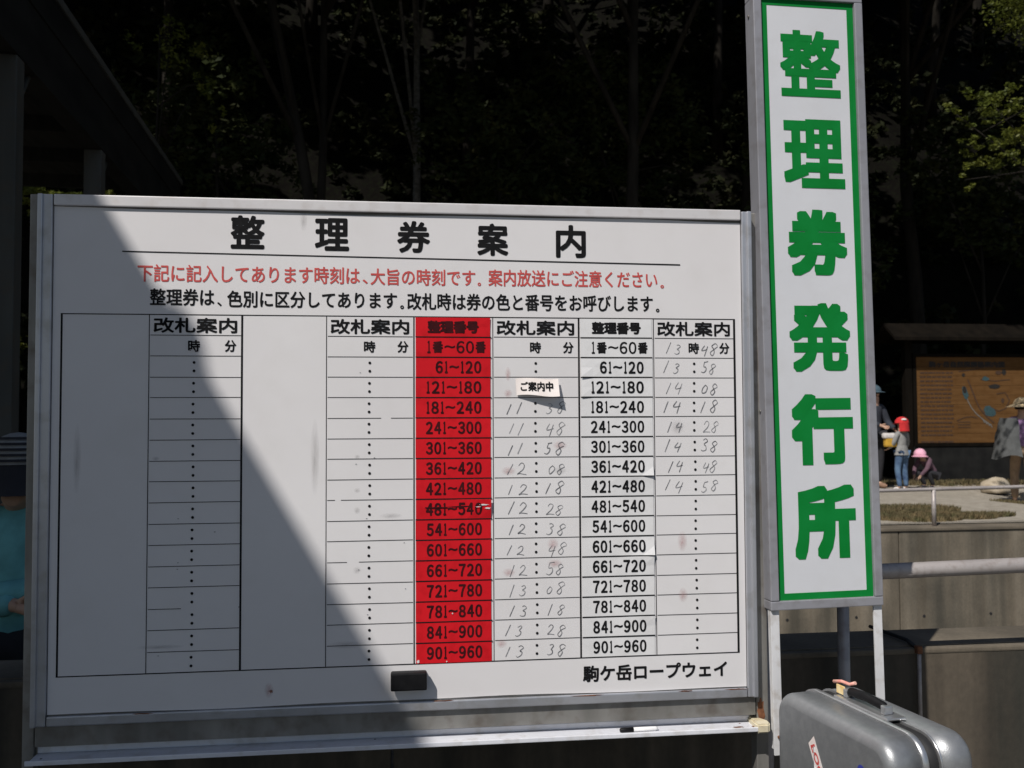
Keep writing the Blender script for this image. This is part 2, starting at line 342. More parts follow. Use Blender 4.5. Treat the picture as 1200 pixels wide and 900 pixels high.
# tray
b = bmesh.new(); box(b, -.052, 1.748, -.032, .034, .612, .6165); box(b, -.058, 1.746, -.038, -.0325, .6095, .621, bev=.002); box(b, -.052, 1.748, .0285, .0335, .6168, .632, bev=.002)
ty = obj('tray', b, bd, 'tray')
b = bmesh.new()
pl = [(1.742,-.040), (1.742,.036), (1.758,.036), (1.783,-.008), (1.783,-.022), (1.776,-.040)]
lo = [b.verts.new((x, y, .605)) for x, y in pl]; hi_ = [b.verts.new((x, y, .629)) for x, y in pl]
b.faces.new(lo); b.faces.new(hi_[::-1])
for i in range(6): b.faces.new((lo[i], hi_[i], hi_[(i+1) % 6], lo[(i+1) % 6]))
bmesh.ops.recalc_face_normals(b, faces=b.faces); bmesh.ops.bevel(b, geom=b.edges[:], offset=.004, segments=2, affect='EDGES')
obj('end_cap', b, ty, 'cap')
def blot(cx, cz, rx, rz, y, mt, parent, name='rust_patch', horiz=False, seed=1):
    rr = random.Random(seed); k = 18; V = []; 
    for i in range(k):
        a = 2*math.pi*i/k; q = rr.uniform(.6, 1.15); u, v = cx+rx*q*math.cos(a), cz+rz*q*math.sin(a)
        V.append((u, v, y) if horiz else (u, y, v))
    F = [tuple(range(k))] 
    return obj(name, pydata(name, V, F), parent, mt)
blot(1.700, -.016, .016, .006, .6169, 'rust', ty, horiz=True, seed=3)
blot(1.741, -.018, .005, .007, .6172, 'rust', ty, horiz=True, seed=4)
blot(1.714, .012, .003, .003, .6169, 'rust', ty, horiz=True, seed=5)
blot(-.03, -.01, .003, .004, .6169, 'black', ty, name='screw', horiz=True, seed=6)
blot(.76, .02, .003, .003, .6169, 'black', ty, name='screw', horiz=True, seed=6)
blot(1.772, .648, .012, .040, .0113, 'rust', bd, seed=7)
blot(1.748, .668, .010, .008, .0343, 'rust', bd, seed=8)
for x, z, r, s in ((.505, .752, .0045, 11), (1.748, 1.0, .004, 12), (1.30, .712, .05, 13), (.93, .714, .03, 14), (1.70, .7125, .03, 15), (.2, .713, .03, 16), (1.56, .713, .02, 17)):
    blot(x, z, r, min(r, .0018) if r > .01 else r, -.0086 if r > .01 else -.0006, 'rust', bd, seed=s)
# drip streaks on the strip
for i in range(16):
    x = random.uniform(0, 1.7); blot(x, .665, random.uniform(.003, .012), random.uniform(.012, .028), .0346, 'alud', bd, name='dirt_streak', seed=30+i)

# ruled lines
TX0, TX1, TZ0, TZ1 = .0, 1.7095, .8062, 1.6868
XC = [0, .2065, .430, .638, .858, 1.061, 1.287, 1.488, 1.7095]
dz = (TZ1-TZ0)/17
b = bmesh.new()
def ln(x0, x1, z0, z1, y=-.0006): box(b, x0, x1, y, .0001, z0, z1)
ln(-.0025, TX1+.0025, TZ1-.0012, TZ1+.0012); ln(-.0025, TX1+.0025, TZ0-.0014, TZ0+.0012)
for i, x in enumerate(XC):
    t = {0:.0022, 2:.0024, 6:.0022, 8:.0028, 4:.0016}.get(i, .0009); ln(x-t, x+t, TZ0, TZ1, -.0007)
obj('ruled_border', b, bd, 'black')
gaps = {(3, 5): (.775, .80), (1, 14): (.288, .425), (3, 9): (.66, .675), (3, 12): (.69, .72)}
unit = pydata('ruled_line', *(lambda v: (v, [(0,1,2,3), (4,7,6,5), (0,4,5,1), (3,2,6,7), (0,3,7,4), (1,5,6,2)]))([(0,0,-1), (1,0,-1), (1,0,1), (0,0,1), (0,1,-1), (1,1,-1), (1,1,1), (0,1,1)]))
unit.materials.append(M['line']); unitb = unit.copy(); unitb.materials[0] = M['black']
def rule(x0, x1, z, t, y=-.0006, me=unit):
    o = obj('ruled_line', me, bd, None, (x0, y, z)); o.scale = (x1-x0, .0007, t); o.rotation_euler = (0, random.uniform(-.0025, .0025), 0)
for c in (1, 3, 5, 7):
    for r in range(1, 17):
        z = TZ1-r*dz+random.uniform(-.0010, .0010); x0, x1 = XC[c]+.003, XC[c+1]-.003
        if (c, r) in gaps: a, e = gaps[(c, r)]; rule(x0, a, z, .00085); rule(e, x1, z, .00085)
        else: rule(x0, x1, z, .0009)
for c in (4, 6):
    for r in range(1, 17): rule(XC[c]+.004, XC[c+1]-.004, TZ1-r*dz, .0013, -.0024, unitb)
# printed heading
for ch, (x0, z1, x1, z0) in zip('整理券案内', ((.400,1.939,.484,1.854), (.608,1.937,.694,1.853), (.815,1.934,.900,1.851), (1.021,1.932,1.103,1.847), (1.228,1.932,1.308,1.845))):
    lettering(ch, x0, x1, z0, z1, 'black', bd, t=.0027)
V = [(.140,-.0008,1.8445), (1.563,-.0008,1.8330), (1.563,-.0008,1.8295), (.140,-.0008,1.8415)]
obj('underline', pydata('underline', V, [(0,1,2,3)]), bd, 'black')
for s, x0, x1, zt, zb in (('下記に記入してあります時刻は', .177, .721, 1.812, 1.768), ('、', .728, .741, 1.781, 1.770), ('大旨の時刻です', .748, 1.016, 1.810, 1.767), ('。', 1.022, 1.031, 1.777, 1.768),
                       ('案内放送にご注意ください', 1.050, 1.500, 1.812, 1.768), ('。', 1.508, 1.518, 1.777, 1.768)):
    lettering(s, x0, x1, zb, zt, 'redtxt', bd, t=.0007)
for s, x0, x1, zt, zb in (('整理券は', .207, .362, 1.752, 1.709), ('、', .369, .380, 1.719, 1.709), ('色別に区分してあります', .393, .815, 1.749, 1.706), ('。', .823, .833, 1.716, 1.706),
                       ('改札時は券の色と番号をお呼びします', .841, 1.487, 1.748, 1.704), ('。', 1.495, 1.505, 1.714, 1.704)):
    lettering(s, x0, x1, zb, zt, 'black', bd, t=.0009)
lettering('駒ケ岳ロープウェイ', 1.291, 1.677, .744, .786, 'black', bd, t=.0014)
CX = {1: .3135, 3: .7455, 5: 1.172, 7: 1.597}
dot = None
for c in (1, 3, 5, 7):
    lettering('改札案内', XC[c]+.010, XC[c+1]-.012, TZ1-dz+.006, TZ1-.007, 'black', bd, t=.0012)
    lettering('時', CX[c]-.014, CX[c]+.015, TZ1-2*dz+.011, TZ1-dz-.011, 'black', bd, t=.0009)
    lettering('分', XC[c+1]-.042, XC[c+1]-.014, TZ1-2*dz+.011, TZ1-dz-.011, 'black', bd, t=.0009)
    for r in range(2, 17):
        if c == 5 and r == 3: continue
        if dot is None:
            b = bmesh.new()
            for q in (-.0105, .0105):
                vs = [b.verts.new((.0036*math.cos(a), 0, q+.0036*math.sin(a))) for a in np.arange(10)*math.pi/5]; b.faces.new(vs)
            me = bpy.data.meshes.new('colon_mark'); b.to_mesh(me); b.free(); me.materials.append(M['black']); dot = me
        obj('colon_mark', dot, bd, None, (CX[c]+.001*math.sin(r), -.0009, TZ1-(r+.5)*dz))
# number plates
NUM = ['整理番号', '1番～60番']+['%d～%d' % (61+60*i, 120+60*i) for i in range(15)]
def plate(x0, x1, z0, z1, mt, curl=None):
    nx, nz = 6, 2; V = []; F = []
    for j in range(nz+1):
        for i in range(nx+1):
            u, v = i/nx, j/nz; y = -.0016
            if curl:
                cu, cv, amp = curl; d = math.hypot((u-cu)*(x1-x0)/(z1-z0)*.5, (v-cv)); y -= amp*max(0, 1-d)**2
            V.append((x0+(x1-x0)*u, y, z0+(z1-z0)*v))
    for j in range(nz):
        for i in range(nx):
            a = j*(nx+1)+i; F.append((a, a+1, a+nx+2, a+nx+1))
    k = len(V); bd_ = [i for i in range(nx+1)]+[(j+1)*(nx+1)+nx for j in range(nz)]+[nz*(nx+1)+i for i in range(nx-1, -1, -1)]+[j*(nx+1) for j in range(nz-1, 0, -1)]
    for i in bd_: V.append((V[i][0], V[i][1]+.0011, V[i][2]))
    m_ = len(bd_)
    for i in range(m_): F.append((bd_[i], k+i, k+(i+1) % m_, bd_[(i+1) % m_]))
    return obj('number_plate', pydata('number_plate', V, F), bd, mt)
curls_w = {2: (0, 0, .006), 3: (0, .1, .006), 7: (1, 0, .007), 8: (.6, .95, .004), 11: (1, 0, .008), 15: (1, 1, .003), 12: (1, 1, .004)}
curls_r = {9: (1, .8, .010), 0: (1, 1, .002)}
for r, s in enumerate(NUM):
    zt = TZ1-r*dz-.0018; zb = TZ1-(r+1)*dz+.0018
    for (xa, xb, mt, tm, cl) in ((.8625, 1.0545, 'redplate', 'redblack', curls_r), (1.2915, 1.4835, 'whiteplate', 'black', curls_w)):
        ja = random.uniform(-.0006, .0006)
        p = plate(xa+ja, xb+ja, zb if mt == 'whiteplate' else zb-.0012, zt, mt, cl.get(r))
        L = len(s)
        if r == 0: a, e, t = xa+.030, xb-.030, .0019
        elif r == 1: a, e, t = xa+.026, xb-.010, .0009
        else: wd = {6: .121, 7: .146}[L]; e = xb-.022; a = e-wd; t = .00135
        if r >= 10: a += .002
        yy = -.0021 if r not in cl else -.0022
        cu = cl.get(r)
        def fn(x, y, z, xa=xa, xb=xb, zb=zb, zt=zt, cu=cu):
            if cu:
                u, v = (x-xa)/(xb-xa), (z-zb)/(zt-zb); d = math.hypot((u-cu[0])*(xb-xa)/(zt-zb)*.5, (v-cu[1])); y -= cu[2]*max(0, 1-d)**2*1.05+.0002
            return (x, y, z)
        zc = (zt+zb)/2; W_ = {'1': .62, '番': 1.25, '～': 1.25}
        if r == 0: lettering(s, a, e, zc-.0165, zc+.0165, tm, p, t=t, y=yy, fn=fn); continue
        tot = sum(W_.get(ch, 1) for ch in s); u_ = (e-a)/tot; cx_ = a
        for ch in s:
            w_ = W_.get(ch, 1)*u_; g = u_*.07; hh = .0162
            if ch == '～': lettering('~', cx_+g, cx_+w_-g, zc-.003, zc+.0045, tm, p, t=t*.8, y=yy, fn=fn)
            elif ch == '番': lettering(ch, cx_+g, cx_+w_-g, zc-.0155, zc+.0155, tm, p, t=.0015, y=yy, fn=fn)
            else: lettering(chr(ord(ch)-48+0xFF10), cx_+g+(.12*w_ if ch == '1' else 0), cx_+w_-g*(1.8 if ch == '1' else 1), zc-hh, zc+hh, tm, p, t=t, y=yy, fn=fn)
            cx_ += w_
# scuffed row of the red column; white bits at its right are painted glare
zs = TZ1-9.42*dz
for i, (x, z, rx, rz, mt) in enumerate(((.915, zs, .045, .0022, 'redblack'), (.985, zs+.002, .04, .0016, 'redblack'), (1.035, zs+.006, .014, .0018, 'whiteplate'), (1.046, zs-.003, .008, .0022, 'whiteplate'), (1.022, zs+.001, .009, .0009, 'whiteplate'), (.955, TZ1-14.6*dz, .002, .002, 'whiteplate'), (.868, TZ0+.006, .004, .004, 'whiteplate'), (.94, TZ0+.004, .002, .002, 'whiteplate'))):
    blot(x, z, rx, rz, -.0032 if x < 1.02 else -.0075, mt, bd, name='scuff_glare', seed=200+i)
# handwritten times
DG = {'1': [[(.42, 1), (.08, 0)]], '2': [[(.08,.72), (.3,.97), (.55,.8), (.42,.45), (.02,.06), (.25,.1), (.75,.04)]],
      '3': [[(.15,.9), (.4,1), (.58,.82), (.3,.55), (.5,.42), (.48,.12), (.2,0), (0,.1)]], '4': [[(.35,.95), (.08,.42), (.7,.52)], [(.66,.85), (.4,-.1)]],
      '5': [[(.3,.95), (.2,.55), (.45,.5), (.5,.2), (.25,0), (0,.08)], [(.3,.95), (.68,1)]], '0': [[(.35,.75), (.08,.45), (.12,.08), (.4,.1), (.58,.5), (.35,.75)]],
      '8': [[(.75,.78), (.5,1), (.22,.8), (.35,.55), (.5,.25), (.3,-.05), (.08,.2), (.4,.52), (.75,.72)]]}
def hand(s, x, z, h, wd, seed):
    rr = random.Random(seed); V = []; F = []; k = 0; th = rr.uniform(.0008, .0013)
    for ch in s:
        dx, dz_ = rr.uniform(-.08, .08), rr.uniform(-.1, .1); sc = rr.uniform(.85, 1.1)
        for st in DG[ch]:
            pts = [(p[0]+rr.uniform(-.04, .04), p[1]+rr.uniform(-.04, .04)) for p in st]
            # smooth
            if len(pts) > 2:
                q = []
                for i in range(len(pts)-1):
                    p0, p1, p2, p3 = pts[max(i-1, 0)], pts[i], pts[i+1], pts[min(i+2, len(pts)-1)]
                    for t in (0, .25, .5, .75):
                        q.append(tuple(.5*((2*p1[a])+(-p0[a]+p2[a])*t+(2*p0[a]-5*p1[a]+4*p2[a]-p3[a])*t*t+(-p0[a]+3*p1[a]-3*p2[a]+p3[a])*t**3) for a in (0, 1)))
                pts = q+[pts[-1]]
            P = [((x+(k+dx+p[0]*sc)*wd+p[1]*h*.10), z+(p[1]*sc+dz_-.5)*h) for p in pts]
            for i in range(len(P)):
                a, c = P[max(i-1, 0)], P[min(i+1, len(P)-1)]; d = math.hypot(c[0]-a[0], c[1]-a[1])+1e-9
                nx, nz = -(c[1]-a[1])/d*th, (c[0]-a[0])/d*th; q = .55+.45*math.sin(math.pi*(i+.6)/(len(P)+.2))
                V += [(P[i][0]+nx*q, -.0009, P[i][1]+nz*q), (P[i][0]-nx*q, -.0009, P[i][1]-nz*q)]
                if i: j = len(V); F.append((j-4, j-3, j-1, j-2))
        k += .9
    return obj('handwritten_number', pydata('handwritten_number', V, F), bd, rr.choice(('ink', 'ink', 'ink2')))
T5 = ['11 38', '11 48', '11 58', '12 08', '12 18', '12 28', '12 38', '12 48', '12 58', '13 08', '13 18', '13 28', '13 38']
for i, s in enumerate(T5):
    z = TZ1-(4.5+i)*dz; a, c = s.split(); hand(a, 1.094+random.uniform(-.006, .006), z-.003, .029, .030, i); hand(c, 1.197+random.uniform(-.004, .004), z-.003, .029, .028, 50+i)
T7 = ['13 48', '13 58', '14 08', '14 18', '14 28', '14 38', '14 48', '14 58']
for i, s in enumerate(T7):
    z = TZ1-(1.5+i)*dz; a, c = s.split(); hand(a, 1.514+random.uniform(-.003, .006), z-.001, .029, .029, 100+i); hand(c, 1.614+random.uniform(-.003, .005), z-.001, .029, .026, 150+i)
# wiped ink smudges: soft flat stains
def smudge_mat(col, s):
    m = bpy.data.materials.new('smudge'); m.use_nodes = True; n = m.node_tree; N = n.nodes; L = n.links; b = N['Principled BSDF']
    b.inputs['Base Color'].default_value = (*col, 1); b.inputs['Roughness'].default_value = .6
    tc = N.new('ShaderNodeTexCoord'); gr = N.new('ShaderNodeTexGradient'); gr.gradient_type = 'SPHERICAL'; L.new(tc.outputs['Object'], gr.inputs[0])
    nz = N.new('ShaderNodeTexNoise'); nz.inputs['Scale'].default_value = 2.2; L.new(tc.outputs['Object'], nz.inputs['Vector'])
    mu = N.new('ShaderNodeMath'); mu.operation = 'MULTIPLY'; L.new(gr.outputs['Fac'], mu.inputs[0]); L.new(nz.outputs[0], mu.inputs[1])
    m2 = N.new('ShaderNodeMath'); m2.operation = 'MULTIPLY'; m2.inputs[1].default_value = s; m2.use_clamp = True; L.new(mu.outputs[0], m2.inputs[0]); L.new(m2.outputs[0], b.inputs['Alpha'])
    return m
M['smg'] = smudge_mat((.36,.34,.34), .55); M['smr'] = smudge_mat((.55,.33,.33), .8)
sq = pydata('smudge', [(-1,0,-1), (1,0,-1), (1,0,1), (-1,0,1)], [(0,1,2,3)])
sqs = {}
for k in ('smg', 'smr'): c = sq.copy(); c.materials.append(M[k]); sqs[k] = c
for i, (x, z, rx, rz, k) in enumerate([(1.235,1.355,.02,.012,'smr'), (1.10,1.29,.02,.012,'smr'), (1.215,1.10,.016,.018,'smr'), (1.10,1.03,.018,.012,'smr'), (1.10,1.54,.008,.02,'smr'), (1.10,1.49,.012,.012,'smr'), (1.235,1.29,.018,.012,'smg'),
    (1.56,1.10,.014,.028,'smr'), (1.56,.96,.014,.02,'smr'), (1.55,1.4,.02,.02,'smg'), (.715,1.245,.009,.007,'smg'), (.715,1.195,.009,.010,'smg'), (.715,1.045,.011,.010,'smg'), (.715,1.33,.008,.006,'smg'), (.225,1.33,.01,.006,'smg'), (.04,1.33,.01,.09,'smg'), (.61,1.33,.012,.10,'smg'),
    (1.22,1.05,.02,.012,'smr'), (.24,.87,.06,.006,'smg'), (.69,.86,.05,.01,'smg'), (.50,.755,.012,.02,'smr'), (.58,1.93,.01,.03,'smg'), (1.08,.85,.015,.012,'smr'), (.8,1.18,.03,.008,'smg')]):
    o = obj('smudge', sqs[k], bd, None, (x, -.00075, z)); o.scale = (rx, 1, rz)
# short worn specks
for i in range(14):
    blot(random.choice([random.uniform(.66, .84), random.uniform(.22, .42)]), random.uniform(.83, 1.6), .0022, .0012, -.00078, 'ink', bd, name='scratch', seed=60+i)

# curled paper note
def curl(u, v):   # u right 0..1, v up 0..1 -> offset from board
    return -.0022-.016*(u**1.3)*(1-.5*v)-.003*math.sin(u*5)*(1-v)-.006*(1-v)*u-.003*(1-v)
nt_ = empty('paper_note', 'small curled paper note reading ご案内中 taped in the third row of the timetable', 'note', (1.12, 0, 1.485))
V = []; F = []
for j in range(5):
    for i in range(13):
        u, v = i/12, j/4; V.append((u*.110-.006*(1-v)*0+.002*(1-v), curl(u, v), v*.043-.003*u*(1-v)+.002*math.sin(u*6)))
for j in range(4):
    for i in range(12): a = j*13+i; F.append((a, a+1, a+14, a+13))
me = pydata('paper', V, F); o = obj('paper', me, nt_, 'paper')
for p in me.polygons: p.use_smooth = True
def nf(x, y, z): return (x+.002, curl(x/.110, max(0, min(1, z/.043)))-.0012+y*.3, z)
lettering('ご案内中', .010, .094, .010, .035, 'black', nt_, t=.0008, y=-.0002, fn=nf)

# eraser
er = empty('board_eraser', 'black block shaped magnetic eraser stuck near the lower edge of the timetable', 'eraser', (.8455, 0, .772))
b = bmesh.new(); box(b, -.046, .044, -.034, -.010, -.024, .021, bev=.0045)
obj('grip', b, er, 'blackplastic')
obj('felt_pad', bx(-.044, .042, -.010, -.0009, -.022, .019, bev=.002), er, 'felt')
# marker
mk = empty('marker_pen', 'thin white marker pen with black cap lying on the tray', 'pen', (1.45, -.014, .6225), R(1))
obj('barrel', tb([(-.03, 0, 0), (.028, 0, 0), (.034, 0, 0)], [.0055, .0055, .004], 12), mk, 'markw')
obj('cap', tb([(-.066, 0, 0), (-.062, 0, 0), (-.031, 0, 0)], [.004, .0062, .0062], 12), mk, 'blackplastic')

# ------------------------------------------------------------ tall ticket sign
tsn = empty('ticket_sign', 'tall narrow white sign with large green characters and green border', 'sign', (1.81196, -.02, .94169))
A = Vector((.99899, .04382, .00966)); B = Vector((-.01021, .01227, .99987)); A.normalize(); B = (B-A*B.dot(A)).normalized(); Nn = A.cross(B)
mm = Matrix((A, -Nn, B)).transposed(); tsn.rotation_euler = mm.to_euler()   # local y points away from the viewer
tsn.location = (1.81196, -.02, .94169)
SH = 1.624
obj('sign_face', bx(-.012, .284, 0, .004, -.012, SH+.012), tsn, 'signwhite')
b = bmesh.new()
for a in ((0, .0185, 0, SH), (.2535, .272, 0, SH), (.0185, .2535, 0, .0175), (.0185, .2535, SH-.0175, SH)): box(b, a[0], a[1], -.0008, .0002, a[2], a[3])
obj('green_border', b, tsn, 'green')
fr = .024
for a in ((-fr, -.0006, 0, SH), (.2726, .272+fr, 0, SH)): obj('frame_side', bx(a[0], a[1], -.010, .045, a[2]+.0004, a[3]-.0004, bev=.0025), tsn, 'signfr')
for z0, z1 in ((-fr, -.0004), (SH+.0004, SH+fr)):
    obj('frame_end', bx(-fr, .272+fr, -.0095, .0445, z0, z1, bev=.0025), tsn, 'signfr')
for ch, (x0, x1, z0, z1) in zip('整理券発行所', ((.053,.229,1.356,1.541), (.055,.232,1.104,1.294), (.058,.231,.864,1.045), (.055,.231,.604,.790), (.053,.230,.354,.544), (.053,.229,.104,.300))):
    lettering(ch, x0, x1, z0, z1, 'green', tsn, t={'整': .0050, '理': .0064, '発': .0068, '券': .0082}.get(ch, .0088), y=-.0008, square=True)
for x in (-fr+.002, .272): 
    s = obj('leg', bx(x, x+.024, 0, .006, (-.40 if x < 0 else -.93), -fr-.0005, bev=.001), tsn, 'steelw')
    obj('leg_flange', bx(x+(.0005 if x < 0 else .019), x+(.0045 if x < 0 else .0235), .0065, .018, (-.385 if x < 0 else -.93), -fr-.0006), s, 'steelw')
for z in (-.352,): obj('bolt', tb([(-.010, -.001, z), (-.010, -.006, z)], .004, 8), tsn, 'rust')
for z in (.5, 1.58): obj('screw', tb([(-.0245, .02, z), (-.027, .02, z)], .004, 8), tsn, 'alud')

# ------------------------------------------------------------ suitcase
sc_ = empty('suitcase', 'silver hard shell suitcase with stickers standing upright at the foot of the green sign', 'suitcase', (1.852, -.385, 0), math.atan2(.158, .987))
# local x = thickness (towards the right), local y = away along its length
def shell(x0, x1, hy, z0, z1, rad, edge, sub=8):
    """rounded-rectangle slab in y/z between x0 and x1; the x1 side is the big face with a rounded edge"""
    def outline(ins):
        P = []; r = max(rad-ins, .02); a0, a1, c0, c1 = -hy+ins, hy-ins, z0+ins, z1-ins
        for (cy, cz, st) in ((a1-r, c1-r, 0), (a0+r, c1-r, 90), (a0+r, c0+r, 180), (a1-r, c0+r, 270)):
            for k in range(sub+1): t = R(st+90*k/sub); P.append((cy+r*math.cos(t), cz+r*math.sin(t)))
        return P
    s = 1 if x1 > x0 else -1; rings = [(x0, 0)]
    for k in range(6): t = R(90*k/5); rings.append((x1-s*edge+s*edge*math.sin(t), edge*(1-math.cos(t))))
    b = bmesh.new(); rr = []
    for x, ins in rings: rr.append([b.verts.new((x, y, z)) for y, z in outline(ins)])
    n = len(rr[0])
    for i in range(len(rr)-1):
        for k in range(n): f = b.faces.new((rr[i][k], rr[i][(k+1) % n], rr[i+1][(k+1) % n], rr[i+1][k])); f.smooth = True
    f = b.faces.new(rr[-1]); b.faces.new(rr[0][::-1])
    bmesh.ops.recalc_face_normals(b, faces=b.faces)
    return b
HY, ZB, ZT = .212, .045, .766
obj('front_shell', shell(-.018, -.092, HY, ZB, ZT, .058, .026), sc_, 'case')
obj('back_shell', shell(.0335, .118, HY, ZB, ZT, .058, .026), sc_, 'case')
obj('rim', shell(-.0175, -.001, HY+.004, ZB-.004, ZT+.004, .060, .004), sc_, 'case2')
obj('seal', shell(-.0005, .027, HY-.003, ZB+.003, ZT-.003, .056, .002), sc_, 'rubber')
obj('rim', shell(.0275, .033, HY+.002, ZB-.002, ZT+.002, .060, .002), sc_, 'case2')
b = bmesh.new()
for y in (-.13, .05): tube(b, [(-.0905, y, .10), (-.0905, y, .68)], .0032, 8)
obj('shell_ribs', b, sc_, 'case')
b = bmesh.new(); box(b, -.008, .040, -.095, .095, .7700, .7755, bev=.002)
obj('handle_base', b, sc_, 'case2')
hd = obj('handle', tb([(.013, -.066, .783), (.013, -.056, .790), (.013, 0, .794), (.013, .056, .790), (.013, .066, .783)], [.009, .010, .0105, .010, .009], 12), sc_, 'blackplastic')
for y in (-.066, .066): obj('handle_bracket', bx(.002, .024, y-.007, y+.007, .776, .795, bev=.003), sc_, 'case2')
for y, x in ((-.19, -.06), (.19, -.06), (-.19, .07), (.19, .07)):
    wv = obj('wheel', tb([(x-.012, y, .025), (x+.012, y, .025)], .024, 16), sc_, 'rubber'); obj('wheel_fork', bx(x-.016, x+.016, y-.012, y+.012, .040, .055), wv, 'blackplastic')
# stickers on the big left face (x = -.105)
def onface(P): return [(-.0926, y, z) for y, z in P]
cy, cz, an = .035, .640, R(-62)
def rotp(u, v): return (cy-(u*math.cos(an)-v*math.sin(an)), cz+(u*math.sin(an)+v*math.cos(an)))
st = obj('sticker', pydata('sticker', onface([rotp(*p) for p in ((-.062,.016), (-.052,-.014), (.062,-.014), (.062,.016))]), [(0,1,2,3)]), sc_, 'stickw')
def lf(x, y, z): a, c = rotp(x, z); return (-.0931+y*.2, a, c)
lettering('LOOK', -.046, .052, -.008, .010, 'redtxt', st, t=.0012, y=-.0003, fn=lf)
b = bmesh.new(); vs = [b.verts.new((-.0926, -.118+.013*math.cos(t), .683+.013*math.sin(t))) for t in np.arange(20)*math.pi/10]; b.faces.new(vs)
st2 = obj('sticker', b, sc_, 'stickb')
b = bmesh.new(); vs = [b.verts.new((-.0931, -.121+.007*math.cos(t), .681+.007*math.sin(t))) for t in np.arange(16)*math.pi/8]; b.faces.new(vs)
obj('moon_emblem', b, st2, 'stickw')
lt = empty('luggage_tag', 'small tan and pink paper tag looped round the suitcase handle', 'tag', (1.845+.012, -.30, .79), math.atan2(.158, .987))
b = bmesh.new(); box(b, -.014, -.011, -.012, .018, -.012, .008, bev=.001); obj('tag_card', b, lt, 'tag')
obj('tag_loop', tb([(-.012, .03, .010), (-.008, .005, .016), (-.004, -.02, .015), (.0, -.035, .022)], .004, 8), lt, 'tagred')

# ------------------------------------------------------------ station canopy roof (left)
phi = -.0586; dxy = (math.sin(phi), math.cos(phi))
cn = empty('canopy_shelter', 'dark flat canopy roof on grey steel columns at the upper left', 'shelter', (-1.858, 0, 0), -phi)
# local: y along the eave, x = 0 at eave, negative to the left
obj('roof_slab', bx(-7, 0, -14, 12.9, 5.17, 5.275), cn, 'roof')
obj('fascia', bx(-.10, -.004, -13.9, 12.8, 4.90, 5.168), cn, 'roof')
obj('eave_highlight', bx(.0005, .016, -13.9, 12.9, 5.20, 5.279), cn, 'col')  # added lighter strip, paints a bright rim along the eave
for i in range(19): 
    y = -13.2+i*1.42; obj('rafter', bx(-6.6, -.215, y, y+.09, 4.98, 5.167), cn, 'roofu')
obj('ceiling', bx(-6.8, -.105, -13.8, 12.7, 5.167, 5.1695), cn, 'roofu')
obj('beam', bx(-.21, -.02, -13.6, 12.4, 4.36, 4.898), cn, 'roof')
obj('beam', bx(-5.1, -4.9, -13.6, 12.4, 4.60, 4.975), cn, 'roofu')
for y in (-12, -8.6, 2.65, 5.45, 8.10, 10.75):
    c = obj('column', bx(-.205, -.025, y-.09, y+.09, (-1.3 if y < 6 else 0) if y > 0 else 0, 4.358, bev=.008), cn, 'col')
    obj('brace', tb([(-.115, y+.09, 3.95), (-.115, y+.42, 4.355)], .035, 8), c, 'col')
# unseen eave projection, added and shaped to throw the notch in the shadow
b = bmesh.new(); pl = [(-.004,-2.300), (.050,-2.322), (.060,-2.345), (.056,-2.385), (.024,-2.43), (-.004,-2.475)]
lo = [b.verts.new((x, y, 5.235)) for x, y in pl]; hi_ = [b.verts.new((x, y, 5.277)) for x, y in pl]; b.faces.new(lo[::-1]); b.faces.new(hi_)
for i in range(6): b.faces.new((lo[i], lo[(i+1) % 6], hi_[(i+1) % 6], hi_[i]))
obj('notch_caster', b, cn, 'roof')

# ------------------------------------------------------------ map signboard on the terrace
mx0, mz0, mz1, my = 10.47, .955, 2.575, 14.0
mp_ = empty('map_signboard', 'large orange brown wooden trail map signboard under a dark roof', 'signboard', (mx0, my, 0))
for i in range(9): 
    z0 = mz0+i*.18; obj('plank', bx(0, 2.32, 0, .05, z0+.0015, z0+.1785, bev=.003), mp_, 'mapwood')
for a in ((-.06, 0, mz0-.06, mz1+.06), (2.32, 2.38, mz0-.06, mz1+.06), (.001, 2.319, mz0-.06, mz0-.001), (.001, 2.319, mz1+.001, mz1+.06)): obj('frame', bx(a[0], a[1], -.02, .07, a[2], a[3]), mp_, 'post')
for x in (-.22, 2.44): obj('post', bx(x, x+.14, -.02, .12, -.2, 3.0, bev=.01), mp_, 'post')
obj('shade_panel', bx(-.08, 2.4, .0, .08, .1, mz0-.062), mp_, 'roof')  # dark sheet standing for the unlit area below the signboard
b = bmesh.new()
for s in (-1, 1):
    vs = [b.verts.new(p) for p in ((-.6, s*.40+.05, 2.86), (2.9, s*.40+.05, 2.86), (2.9, .05, 3.15), (-.6, .05, 3.15), (-.6, s*.40+.05, 2.92), (2.9, s*.40+.05, 2.92), (2.9, .05, 3.21), (-.6, .05, 3.21))]
    for f in ((0,1,2,3), (4,5,6,7), (0,1,5,4), (1,2,6,5), (0,3,7,4)): b.faces.new([vs[i] for i in f])
obj('roof', b, mp_, 'post')
lettering('駒ヶ岳自然探勝路案内図', .26, 1.80, mz1-.20, mz1-.08, 'mapblk', mp_, t=.006, y=-.004)
def mapbox(name, u0, v0, u1, v1, mt, y=-.004):
    return obj(name, pydata(name, [(u0, y, v0), (u1, y, v0), (u1, y, v1), (u0, y, v1)], [(0,1,2,3)]), mp_, mt)
b = bmesh.new()
for i in range(17):
    z = mz1-.30-i*.078; x = .08
    if i == 16: z -= .05
    while x < .70:
        w_ = random.uniform(.03, .10); box(b, x, min(x+w_, .74), -.004, -.0005, z-.016, z+.016); x += w_+random.uniform(.008, .022)
tx = obj('printed_text', b, mp_, 'mapink'); tx['kind'] = 'stuff'
